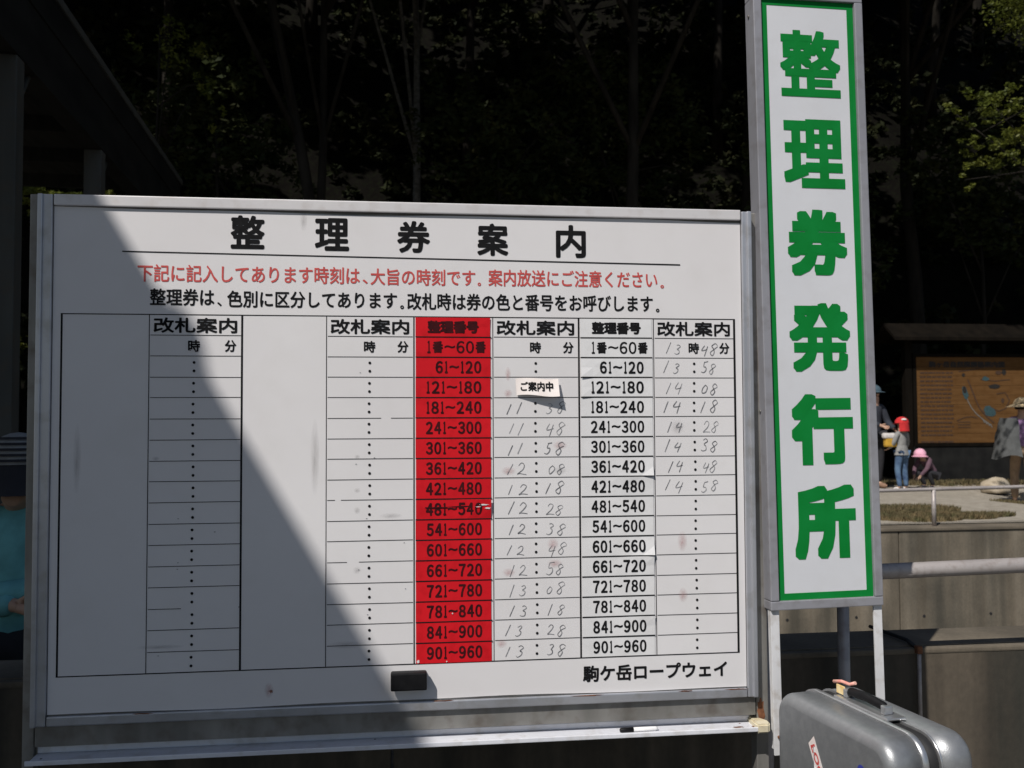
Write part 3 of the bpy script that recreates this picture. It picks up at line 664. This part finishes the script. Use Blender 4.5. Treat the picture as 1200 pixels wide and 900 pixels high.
def blob(name, u, v, ru, rv, mt, rot=0, seed=1, y=-.005):
    rr = random.Random(seed); k = 16; V = []
    for i in range(k):
        a = 2*math.pi*i/k; q = rr.uniform(.8, 1.1); p, s = ru*q*math.cos(a), rv*q*math.sin(a)
        V.append((u+p*math.cos(rot)-s*math.sin(rot), y, v+p*math.sin(rot)+s*math.cos(rot)))
    return obj(name, pydata(name, V, [tuple(range(k))]), mp_, mt)
blob('map_spot', .955, 2.235, .035, .035, 'mapblk', 0, 1); blob('map_pond', 1.40, 2.165, .07, .045, 'mapteal', 0, 2)
blob('map_pond', 1.58, 2.02, .13, .045, 'mapblk', 0, 3); blob('map_pond', .985, 1.90, .055, .15, 'mapteal', .2, 4); blob('map_pond', .97, 1.95, .04, .07, 'mapblk', .2, 5, -.006)
blob('map_pond', 1.47, 1.55, .13, .10, 'mapteal', -.5, 6); blob('map_spot', 1.74, 1.75, .04, .05, 'mapink', 0, 7); blob('map_spot', 1.67, 2.28, .07, .04, 'mapink', 0, 8); blob('map_spot', 1.78, 2.29, .05, .06, 'mapblk', 0, 9)
def mline(name, P, wd, mt, y=-.0045):
    V = []; F = []
    for i, p in enumerate(P):
        a, c = P[max(i-1, 0)], P[min(i+1, len(P)-1)]; d = math.hypot(c[0]-a[0], c[1]-a[1]); nx, nz = -(c[1]-a[1])/d*wd, (c[0]-a[0])/d*wd
        V += [(p[0]+nx, y, p[1]+nz), (p[0]-nx, y, p[1]-nz)]
        if i: j = len(V); F.append((j-4, j-3, j-1, j-2))
    return obj(name, pydata(name, V, F), mp_, mt)
mline('map_trail', [(1.04,2.15), (1.12,1.95), (1.2,1.75), (1.27,1.6), (1.4,1.45), (1.55,1.33)], .012, 'mapink')
mline('map_trail', [(.98,2.0), (1.03,1.75), (1.1,1.62), (1.2,1.5), (1.35,1.38), (1.5,1.28)], .009, 'mapgrey')
mline('map_trail', [(.86,2.3), (1.1,2.33), (1.35,2.38), (1.6,2.42)], .008, 'mapink'); mline('map_trail', [(1.3,2.15), (1.6,2.12), (1.9,2.15)], .008, 'mapink')
mline('map_trail', [(.8,1.37), (.95,1.43), (1.1,1.45), (1.22,1.42)], .008, 'mapink'); mline('map_trail', [(1.5,1.62), (1.65,1.55), (1.8,1.6), (1.88,1.75), (1.8,1.9), (1.62,1.88)], .010, 'mapink')
for i in range(4): mline('map_hatch', [(1.33+.05*i, 1.40-.03*i), (1.36+.05*i, 1.33-.03*i)], .010, 'mapgrey', -.006)
for i in range(3): mapbox('map_caption', .82, 1.24+.05*i, 1.08, 1.255+.05*i, 'mapink')

# boulder
b = bmesh.new(); bmesh.ops.create_icosphere(b, subdivisions=3, radius=1)
for v in b.verts:
    k = 1+.22*noise.noise(v.co*1.6+Vector((3,1,0))); v.co = Vector((v.co.x*.25*k, v.co.y*.2*k, max(v.co.z*.2*k, -.05)))
for f in b.faces: f.smooth = True
tag(obj('boulder', b, None, 'stone', (10.80, 12.2, hill(10.80, 12.2)+.10)), 'pale rounded boulder on the terrace beside the grey jacketed walker', 'rock')
b = bmesh.new(); bmesh.ops.create_icosphere(b, subdivisions=3, radius=1)
for v in b.verts:
    k = 1+.3*noise.noise(v.co*1.6+Vector((7,1,0))); v.co = Vector((v.co.x*.5*k, v.co.y*.3*k, max(v.co.z*.10*k, -.05)))
for f in b.faces: f.smooth = True
tag(obj('flat_rock', b, None, 'stone', (11.2, 11.9, hill(11.2, 11.9)-.0)), 'low flat rock on the terrace behind the pale boulder', 'rock')

# ------------------------------------------------------------ people
def skinmesh(name, J, E, rad, sub=2, sc=1.0):
    """J: dict name->(x,y,z); E: edges; rad: dict name->radius (r or (rx,ry)); first edge's first joint is the root"""
    names = []; 
    for a, c in E:
        for q in (a, c):
            if q not in names: names.append(q)
    me = bpy.data.meshes.new(name); me.from_pydata([J[q] for q in names], [(names.index(a), names.index(c)) for a, c in E], [])
    o = bpy.data.objects.new(name, me); COL.objects.link(o)
    mo = o.modifiers.new('s', 'SKIN'); mo.use_smooth_shade = True; mo.branch_smoothing = .3
    for i, q in enumerate(names):
        r = rad[q]; r = r if isinstance(r, tuple) else (r, r); d = me.skin_vertices[0].data[i]; d.radius = (r[0]*sc, r[1]*sc); d.use_root = (i == 0)
    ms = o.modifiers.new('u', 'SUBSURF'); ms.levels = sub; ms.render_levels = sub
    dg = bpy.context.evaluated_depsgraph_get(); out = bpy.data.meshes.new_from_object(o.evaluated_get(dg)); out.name = name
    bpy.data.objects.remove(o); bpy.data.meshes.remove(me)
    for p in out.polygons: p.use_smooth = True
    return out
BASE = dict(pelvis=(0,0,.95), waist=(0,0,1.08), chest=(0,0,1.28), neck0=(0,.01,1.43), neck=(0,0,1.50), jaw=(0,-.015,1.56), head=(0,0,1.64), crown=(0,.01,1.70),
    nose=(0,-.115,1.615), chin=(0,-.07,1.555), earL=(.085,.01,1.62), earR=(-.085,.01,1.62),
    shL=(.17,0,1.40), shR=(-.17,0,1.40), elL=(.24,.02,1.12), elR=(-.24,.02,1.12), wrL=(.26,-.05,.88), wrR=(-.26,-.05,.88),
    hipL=(.09,0,.91), hipR=(-.09,0,.91), knL=(.10,-.02,.50), knR=(-.10,-.02,.50), anL=(.10,.03,.09), anR=(-.10,.03,.09), toL=(.11,-.15,.035), toR=(-.11,-.15,.035))
def person(label, loc, rz, H, pose, shirt, trousers, shoes, bare_arm=False, sub=1):
    s = H/1.72; J = {k: Vector(v) for k, v in BASE.items()}
    for k, v in pose.items(): J[k] = Vector(v)
    root = empty('person', label, 'person', loc, rz)
    E = [('pelvis','waist'), ('waist','chest'), ('chest','neck0'), ('neck0','neck'), ('neck','jaw'), ('jaw','head'), ('head','crown'), ('head','nose'), ('jaw','chin'), ('head','earL'), ('head','earR')]
    rad = dict(pelvis=(.135,.10), waist=(.12,.09), chest=(.145,.10), neck0=(.07,.06), neck=.052, jaw=(.065,.07), head=(.078,.095), crown=(.06,.075), nose=.012, chin=.028, earL=(.012,.022), earR=(.012,.022))
    for S in 'LR':
        E += [('neck0','sh'+S), ('sh'+S,'el'+S), ('el'+S,'wr'+S), ('pelvis','hip'+S), ('hip'+S,'kn'+S), ('kn'+S,'an'+S), ('an'+S,'to'+S)]
        rad.update({'sh'+S: .055, 'el'+S: .040, 'wr'+S: .026, 'hip'+S: .085, 'kn'+S: .055, 'an'+S: .036, 'to'+S: .028})
        d = (J['wr'+S]-J['el'+S]).normalized(); side = d.cross(Vector((0,1,0))); side = side.normalized() if side.length > .1 else Vector((1,0,0)); nrm = d.cross(side)
        pm = 'pm'+S; J[pm] = J['wr'+S]+d*.055; E.append(('wr'+S, pm)); rad[pm] = (.030,.022)
        for k, (o_, l_) in enumerate(((-.027,.066), (-.009,.078), (.009,.074), (.026,.058))):
            a, c, e = 'f%d%sa' % (k, S), 'f%d%sb' % (k, S), 'f%d%sc' % (k, S)
            J[a] = J[pm]+d*.028+side*o_; J[c] = J[a]+d*l_*.5+nrm*.008; J[e] = J[c]+d*l_*.4+nrm*.022
            E += [(pm, a), (a, c), (c, e)]; rad.update({a: .010, c: .009, e: .0075})
        J['t1'+S] = J['wr'+S]+d*.03+side*.038; J['t2'+S] = J['t1'+S]+d*.035+side*.018+nrm*.01; E += [('wr'+S, 't1'+S), ('t1'+S, 't2'+S)]; rad.update({'t1'+S: .012, 't2'+S: .009})
    for k in J: J[k] = J[k]*s
    obj('body', skinmesh('body', J, E, rad, sub, s), root, 'skin')
    for q in (-.03, .03):
        b = bmesh.new(); bmesh.ops.create_uvsphere(b, u_segments=8, v_segments=6, radius=.011*s)
        obj('eye', b, root, 'blackplastic', (J['head']+Vector((q*s, -.088*s, .0))))
    ES = [('waist','chest'), ('chest','neck0'), ('waist','pelvis')]; rs = {k: tuple(x+.022 for x in (rad[k] if isinstance(rad[k], tuple) else (rad[k],)*2)) for k in rad}
    for S in 'LR':
        ES += [('neck0','sh'+S), ('sh'+S,'el'+S)]
        if bare_arm: pass
        else: ES.append(('el'+S,'wr'+S))
    rs['neck0'] = (.085,.075); obj('jacket', skinmesh('jacket', J, ES, rs, sub, s), root, shirt)
    ET = [('pelvis','hipL'), ('hipL','knL'), ('knL','anL'), ('pelvis','hipR'), ('hipR','knR'), ('knR','anR')]; rs2 = dict(rs); rs2['pelvis'] = (.14,.105)
    obj('trousers', skinmesh('trousers', J, ET, rs2, sub, s), root, trousers)
    for S in 'LR':
        rr = {'an'+S: .052, 'to'+S: .045}; obj('shoe', skinmesh('shoe', {'an'+S: J['an'+S]-Vector((0,0,.03*s)), 'to'+S: J['to'+S]}, [('an'+S, 'to'+S)], rr, 2, s), root, shoes)
    return root, J, s
def dome(r, squash=1, seg=16, zmin=-.2):
    b = bmesh.new(); bmesh.ops.create_uvsphere(b, u_segments=seg, v_segments=12, radius=r)
    bmesh.ops.delete(b, geom=[v for v in b.verts if v.co.z < zmin*r], context='VERTS')
    for v in b.verts: v.co.z *= squash
    for f in b.faces: f.smooth = True
    return b
def disc(b, r0, r1, z0, z1, a0=0, a1=360, n=20, ry=1):
    P = []
    for i in range(n+1):
        t = R(a0+(a1-a0)*i/n); P.append((b.verts.new((r0*math.cos(t), r0*ry*math.sin(t), z0)), b.verts.new((r1*math.cos(t), r1*ry*math.sin(t), z1))))
    for i in range(n): b.faces.new((P[i][0], P[i+1][0], P[i+1][1], P[i][1]))
    return b
# teal person at the far left, arms folded
fold = dict(elL=(.27,-.06,1.13), elR=(-.27,-.06,1.13), wrL=(-.05,-.20,1.14), wrR=(.06,-.23,1.09), neck=(0,0,1.46), jaw=(0,-.02,1.505), head=(0,-.01,1.575), crown=(0,.0,1.64), nose=(0,-.12,1.55), chin=(0,-.08,1.495), earL=(.085,0,1.56), earR=(-.085,0,1.56))
p, J, s = person('person in a teal jacket with folded arms and striped hat at the left edge', (-.715, 1.62, -.35), R(6), 1.68, fold, 'teal', 'dark', 'dark', sub=2)
o = obj('hair', dome(.118*s, 1.0, 20, -.75), p, 'hair', J['head']+Vector((0, .022, .015)))
hb = dome(.125*s, 1.05, 24, 0.0); ho_ = obj('hat', hb, p, 'greyc', J['head']+Vector((0, .012, .065)))
for k in range(5): 
    b = bmesh.new(); z = .012+k*.022; rr_ = math.sqrt(max(.001, .128**2-(z/1.05)**2))*s
    disc(b, rr_+.002, rr_-.002, z, z+.010, n=28); obj('hat_stripe', b, ho_, 'dark')
b = bmesh.new(); disc(b, .12*s, .175*s, .0, -.12, n=28); obj('brim', b, ho_, 'dark')
# child
p, J, s = person('child in red cap, grey shirt and blue jeans seen from behind on the terrace', (9.02, 12.0, hill(9.02, 12)+.02), R(200), 1.14,
    dict(anL=(.16,.06,.09), toL=(.20,-.12,.035), knL=(.13,-.03,.5), elL=(.24,-.05,1.15), wrL=(.20,-.22,1.05), elR=(-.25,-.04,1.14), wrR=(-.24,-.16,.98)), 'greyc', 'jean', 'whitec', bare_arm=False)
# children have bigger heads: cap with neck flap
o = obj('cap', dome(.165*s, .95, 18, -.1), p, 'redc', J['head']+Vector((0, .01, .02)))
b = bmesh.new(); disc(b, .15*s, .26*s, .0, -.02, 230, 310, 10); obj('peak', b, o, 'redc')
b = bmesh.new(); disc(b, .160*s, .175*s, .0, -.20*s, 20, 160, 14); obj('neck_flap', b, o, 'redc')
obj('cap_patch', dome(.07*s, .6, 12, 0), o, 'whitec', Vector((.03, .10*s, .075*s)))
b = bmesh.new(); disc(b, .13*s, .21*s, .04*s, -.20*s, n=20, ry=.75); obj('shirt_hem', b, p, 'greyc', J['waist'])
# adult with blue cap behind child
p, J, s = person('adult in dark jacket and blue cap standing beside the child in the red cap', (8.74, 12.35, hill(8.66, 12.3)+.02), R(20), 1.66, dict(elR=(-.26,-.08,1.15), wrR=(-.16,-.28,1.08), wrL=(.2,-.25,1.02), elL=(.25,-.06,1.14)), 'navy', 'dark', 'boot')
o = obj('cap', dome(.125*s, .95, 18, 0), p, 'bluec', J['head']+Vector((0, .0, .035)))
b = bmesh.new(); disc(b, .115*s, .2*s, .0, -.02, 215, 325, 12); obj('peak', b, o, 'bluec')
obj('hair', dome(.112*s, 1, 16, -.6), p, 'hair', J['head']+Vector((0, .02, .005)))
hb = empty('shoulder_bag', 'small yellow and white bag held by the adult in the blue cap', 'bag', (8.83, 12.02, hill(8.8, 12)+.86))
obj('bag_body', bx(-.10, .10, -.05, .05, -.14, .02, bev=.03), hb, 'yellowc'); obj('bag_flap', bx(-.13, .07, -.062, .045, .0, .09, bev=.03), hb, 'whitec')
# crouching child in pink hat
cr = dict(pelvis=(0,.16,.42), waist=(0,.08,.55), chest=(0,-.06,.68), neck0=(0,-.16,.80), neck=(0,-.21,.84), jaw=(0,-.25,.87), head=(0,-.30,.92), crown=(0,-.31,.99), nose=(0,-.40,.88), chin=(0,-.32,.84), earL=(.085,-.29,.90), earR=(-.085,-.29,.90),
    shL=(.16,-.12,.78), shR=(-.16,-.12,.78), elL=(.20,-.28,.55), elR=(-.20,-.28,.55), wrL=(.10,-.42,.36), wrR=(-.10,-.42,.36), hipL=(.10,.16,.36), hipR=(-.10,.16,.36), knL=(.16,-.22,.46), knR=(-.16,-.22,.46), anL=(.13,.02,.10), anR=(-.13,.02,.10), toL=(.14,-.15,.04), toR=(-.14,-.15,.04))
p, J, s = person('crouching small child in mauve jacket and round pink hat below the map signboard', (9.84, 12.6, hill(9.84, 12.6)+.02), R(-72), 1.12, cr, 'mauve', 'dark', 'dark')
o = obj('hat', dome(.155*s, 1, 16, -.3), p, 'pinkc', J['head']+Vector((0, 0, .0)))
b = bmesh.new(); disc(b, .14*s, .21*s, -.02, -.06*s, n=18); obj('brim', b, o, 'pinkc')
# walker at right edge
p, J, s = person('walker in tan sun hat and purple shirt at the right edge', (10.44, 11.0, hill(10.44, 11)+.02), R(150), 1.60,
    dict(neck0=(0,-.05,1.42), chest=(0,-.02,1.28), elL=(.27,-.10,1.15), wrL=(.22,-.30,1.05), knL=(.12,-.12,.52), anL=(.12,-.10,.09), toL=(.13,-.28,.035), knR=(-.10,.02,.5), anR=(-.10,.14,.11), toR=(-.11,-.02,.035)), 'purple', 'khaki', 'boot')
o = obj('hat', dome(.122*s, .95, 18, 0), p, 'tan', J['head']+Vector((0, 0, .03)))
b = bmesh.new(); disc(b, .115*s, .235*s, .01, -.045, n=24); obj('brim', b, o, 'tan')
obj('hair', dome(.112*s, 1, 16, -.6), p, 'hair', J['head']+Vector((0, .02, .0)))
# jacket draped on the left side
V = []; F = []
for j in range(9):
    for i in range(13):
        a = R(-60+200*i/12); rr_ = .17+.12*j/8+.02*math.sin(i*2.1+j)
        V.append((10.18+rr_*1.0*math.cos(a+R(120)), 10.86+rr_*math.sin(a+R(120)), 1.40-.075*j-.04*math.cos(i*.9)*(j/8)+.02))
for j in range(8):
    for i in range(12): a = j*13+i; F.append((a, a+1, a+14, a+13))
me = pydata('draped_jacket', V, F)
for q in me.polygons: q.use_smooth = True
dj = tag(obj('draped_jacket', me, None, 'greyj'), 'crumpled grey jacket hanging from the arm of the walker in the tan hat', 'jacket')

# ------------------------------------------------------------ trees
TS = Vector((-.547, -.65, 1))       # towards the sun, per metre of height
def leaves(blobs, n, size, thr=None, seed=0, beams=(), flat=.5):
    g = np.random.default_rng(seed); tot = sum(b[3]*b[4]*b[5] for b in blobs); C = []
    for (x, y, z, rx, ry, rz) in blobs:
        k = int(n*rx*ry*rz/tot); d = g.normal(size=(k, 3)); d /= np.linalg.norm(d, axis=1)[:, None]; r = g.random(k)**.45
        # clump the leaves round random twig ends
        nc = max(4, k//26); cd = g.normal(size=(nc, 3)); cd /= np.linalg.norm(cd, axis=1)[:, None]; cr_ = g.random(nc)**.4
        cc = cd*cr_[:, None]; idx = g.integers(0, nc, k); P = cc[idx]+d*r[:, None]*.16
        C.append(P*np.array([rx, ry, rz])+np.array([x, y, z]))
    C = np.concatenate(C); k = len(C)
    for (bxp, br) in beams:
        q = C-np.array(bxp); sd = np.array(TS.normalized()); t = q@sd; dist = np.linalg.norm(q-t[:, None]*sd, axis=1); keep = ~((dist < br) & (t > .35)); C = C[keep]
    k = len(C); a = g.normal(size=(k, 3)); a[:, 2] *= flat; a /= np.linalg.norm(a, axis=1)[:, None]
    h = g.normal(size=(k, 3)); h -= (h*a).sum(1)[:, None]*a; h /= np.linalg.norm(h, axis=1)[:, None]
    s = size*(.6+.8*g.random(k))[:, None]
    V = np.stack([C-a*s, C+h*s*.45-a*s*.1, C+a*s, C-h*s*.45-a*s*.1], 1).reshape(-1, 3)
    me = bpy.data.meshes.new('crown'); me.vertices.add(k*4); me.vertices.foreach_set('co', V.ravel())
    me.loops.add(k*4); me.loops.foreach_set('vertex_index', np.arange(k*4)); me.polygons.add(k); me.polygons.foreach_set('loop_start', np.arange(k)*4)
    me.update(calc_edges=True); me.validate(); return me
def tree(label, trunk, r0, blobs, n, size, leafm, barkm='bark', seed=0, beams=(), limbs=5, cat='tree', group=None, name='broadleaf_tree'):
    root = empty(name, label, cat, trunk[0], group=group); o0 = Vector(trunk[0])
    pts = [Vector(p)-o0 for p in trunk]; k = len(pts); rr = random.Random(seed)
    P = []
    for i in range(k-1):
        for t in (0, .33, .66): q = pts[i].lerp(pts[i+1], t); P.append(q+Vector((rr.uniform(-1,1), rr.uniform(-1,1), 0))*r0*.35*(1 if i+t else 0))
    P.append(pts[-1]); rad = [r0*(1-.72*i/(len(P)-1))*(1.35 if i == 0 else 1) for i in range(len(P))]
    tk = obj('trunk', tb(P, rad, 9), root, barkm)
    for i in range(limbs):
        bb = blobs[i % len(blobs)]; st = P[int(len(P)*(.45+.5*i/limbs))]; en = Vector(bb[:3])-o0+Vector((rr.uniform(-.6,.6)*bb[3], rr.uniform(-.6,.6)*bb[4], rr.uniform(-.3,.5)*bb[5])); md = st.lerp(en, .5)+Vector((0,0,.12*(en-st).length))
        obj('limb', tb([st, md, en], [r0*.36, r0*.22, r0*.06], 6), root, barkm)
    me = leaves([(bx_-o0.x, by-o0.y, bz-o0.z, a, c, e) for bx_, by, bz, a, c, e in blobs], n, size, seed=seed, beams=[(tuple(Vector(q)-o0), r_) for q, r_ in beams])
    obj('crown', me, root, leafm)
    return root
BEAMS = [((-4.5, 14.2, 5.35), .75), ((-5.6, 14.3, 2.7), .3), ((-.9, 15.6, 7.2), .10), ((1.15, 17.6, 8.0), .22), ((-2.8, 14.5, 8.4), .4), ((.9, 19.5, 9.2), .3), ((3.6, 18, 7.5), .15), ((4.6, 17, 6.2), .12), ((10.4, 16.4, 7.2), .2), ((-1.2, 17, 6.4), .12), ((11.6, 13.9, 1.75), 1.5)]  # crown leaves are cut away along these lines to let sun onto chosen spots
H = hill
CT = [ # (label, base x,y, lean top x,y, crown centre z, crown rx, trunk r, bark)
 ('tall leaning grey tree, its trunk slanting up left behind the heading', .3, 14.2, -2.2, 14.2, 12.6, .15, 'bark'),
 ('tall upright tree with a slim trunk, just right of the leaning one', -.7, 15.2, -.5, 15.2, 13.2, .12, 'bark'),
 ('pale barked birch tree deeper in the wood, behind the middle of the board', 1.3, 18.2, 1.15, 18.2, 14.0, .13, 'birch'),
 ('tall dark tree rising behind the right half of the timetable', 5.0, 14.6, 5.4, 14.4, 12.8, .17, 'bark'),
 ('tall dark tree rising just left of the map signboard', 8.3, 17.2, 8.6, 16.6, 13.0, .19, 'bark'),
 ('tall dark tree rising behind the map signboard', 12.6, 17.5, 12.2, 17.2, 13.2, .2, 'bark'),
 ('tall dark tree at the far right of the wood', 18.5, 17.0, 18.2, 16.6, 13.0, .2, 'bark'),
 ('tall dark tree behind the canopy roof, nearest to its end', -6.6, 16.6, -6.8, 16.2, 13.0, .2, 'bark'),
 ('tall dark tree at the far left of the wood behind the canopy roof', -13.0, 17.0, -13.2, 16.4, 13.0, .2, 'bark'),
 ('dark tree high on the hillside left of the leaning tree', -5.2, 22.5, -5.0, 22.2, 17.5, .17, 'bark'),
 ('dark tree high on the hillside behind the heading of the timetable', 2.8, 23.5, 2.9, 22.6, 18.0, .17, 'bark'),
 ('dark tree high on the hillside, seen right of the tall sign', 10.4, 24.5, 10.2, 23, 18.4, .17, 'bark'),
 ('dark tree high on the hillside at the right edge', 17.6, 25.0, 17.2, 23, 18.4, .17, 'bark'),
 ('dark tree high on the hillside at the left edge', -13.5, 24.5, -13.2, 23, 18.4, .17, 'bark'),
] + [('dark tree near the crest of the hillside, number %s counted from the left' % w_, x, y, x, y-.5, hz, .18, 'bark') for w_, x, y, hz in (('one', -18, 28, 24), ('two', -10, 29, 25), ('three', -2, 28, 24.5), ('four', 6, 29, 25), ('five', 14, 29, 25), ('six', 22, 29, 25))]
for i, (lb, x, y, tx_, ty_, cz_, r0, bk) in enumerate(CT):
    g = random.Random(i+5); z = H(x, y)-.1
    front = y < 19
    bl = []
    for k in range(8):
        bl.append((tx_+g.uniform(-4, 4), ty_+g.uniform(-3.2, 3.0)-(2.0 if front else 0), cz_+g.uniform(-1.3, 2.2), g.uniform(2.6, 3.7), g.uniform(2.5, 3.4), g.uniform(1.3, 2.0)))
    if front:
        for k in range(4): bl.append((tx_+g.uniform(-4.2, 4.2), g.uniform(9.6, 11.5), g.uniform(12.2, 13.8), g.uniform(2.4, 3.2), g.uniform(2.0, 2.6), 1.2))  # added out-of-view foliage to keep sun off the wood behind
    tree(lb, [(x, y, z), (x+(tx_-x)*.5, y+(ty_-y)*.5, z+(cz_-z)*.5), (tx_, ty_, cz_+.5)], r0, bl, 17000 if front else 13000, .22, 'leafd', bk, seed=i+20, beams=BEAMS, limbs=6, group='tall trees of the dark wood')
# hillside understorey masses: dark leafy shrubs one cannot count
bl = []
for i in range(420):
    x = random.uniform(-24, 30); y = 17.0+random.random()*15; y += 1.2*math.sin(x*.23+1)
    if y < 18.3 and x > 7: y += 1.6
    z = H(x, y)+random.uniform(.2, 1.6); bl.append((x, y, z, random.uniform(.9, 2.0), random.uniform(.8, 1.4), random.uniform(.6, 1.5)))
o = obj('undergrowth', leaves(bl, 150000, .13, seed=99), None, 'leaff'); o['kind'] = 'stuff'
# understorey trees with hanging foliage
for i, (lb, x, y, zc, rx, ry, rz) in enumerate((('small dark understorey tree behind the top left of the board', -2.6, 15.6, 6.9, 1.7, 1.2, 1.6), ('small dark understorey tree behind the top middle of the board', 2.8, 15.8, 6.6, 1.9, 1.2, 1.5),
    ('small dark understorey tree left of the tall sign', 5.6, 16.6, 7.6, 1.8, 1.3, 1.6), ('small dark understorey tree just right of the tall sign', 9.2, 15.4, 5.9, 1.4, 1.1, 1.6), ('small dark understorey tree above the map signboard', 13.4, 16.4, 6.4, 1.9, 1.2, 1.4))):
    tree(lb, [(x, y, H(x, y)-.1), (x+.1, y, zc*.55), (x, y, zc+.3)], .07, [(x, y, zc, rx, ry, rz), (x+.8, y, zc-1.0, rx*.7, ry*.7, rz*.6), (x-.7, y+.2, zc+1.0, rx*.8, ry*.7, rz*.7)], 4500, .075, 'leafd', seed=60+i, beams=[], limbs=5, group='understorey trees in the wood')
# sunlit small tree behind board's top left corner
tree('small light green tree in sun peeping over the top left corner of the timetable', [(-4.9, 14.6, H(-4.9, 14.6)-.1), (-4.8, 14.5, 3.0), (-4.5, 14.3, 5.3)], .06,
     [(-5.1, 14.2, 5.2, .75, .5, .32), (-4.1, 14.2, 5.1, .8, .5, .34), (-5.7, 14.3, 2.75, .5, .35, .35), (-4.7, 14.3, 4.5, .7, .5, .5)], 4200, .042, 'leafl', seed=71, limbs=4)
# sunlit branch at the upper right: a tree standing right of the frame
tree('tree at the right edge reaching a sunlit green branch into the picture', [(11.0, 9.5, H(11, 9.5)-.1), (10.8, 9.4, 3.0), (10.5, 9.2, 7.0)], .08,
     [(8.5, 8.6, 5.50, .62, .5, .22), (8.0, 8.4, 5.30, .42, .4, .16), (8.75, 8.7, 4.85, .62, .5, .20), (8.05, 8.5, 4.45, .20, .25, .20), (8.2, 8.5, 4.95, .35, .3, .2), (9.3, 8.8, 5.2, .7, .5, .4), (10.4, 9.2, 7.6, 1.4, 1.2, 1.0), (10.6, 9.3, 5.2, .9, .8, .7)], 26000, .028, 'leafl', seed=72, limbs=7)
# twig with sparse leaves by the canopy roof
tree('slim sapling with a few pale and orange leaves rising beside the canopy roof', [(-3.3, 14.0, H(-3.3, 14)-.1), (-3.3, 13.9, 4.0), (-3.2, 13.8, 8.2)], .045,
     [(-3.0, 13.8, 8.0, .9, .5, .6), (-2.5, 13.8, 7.0, .5, .4, .7)], 700, .036, 'leafl', seed=73, limbs=4, beams=[])
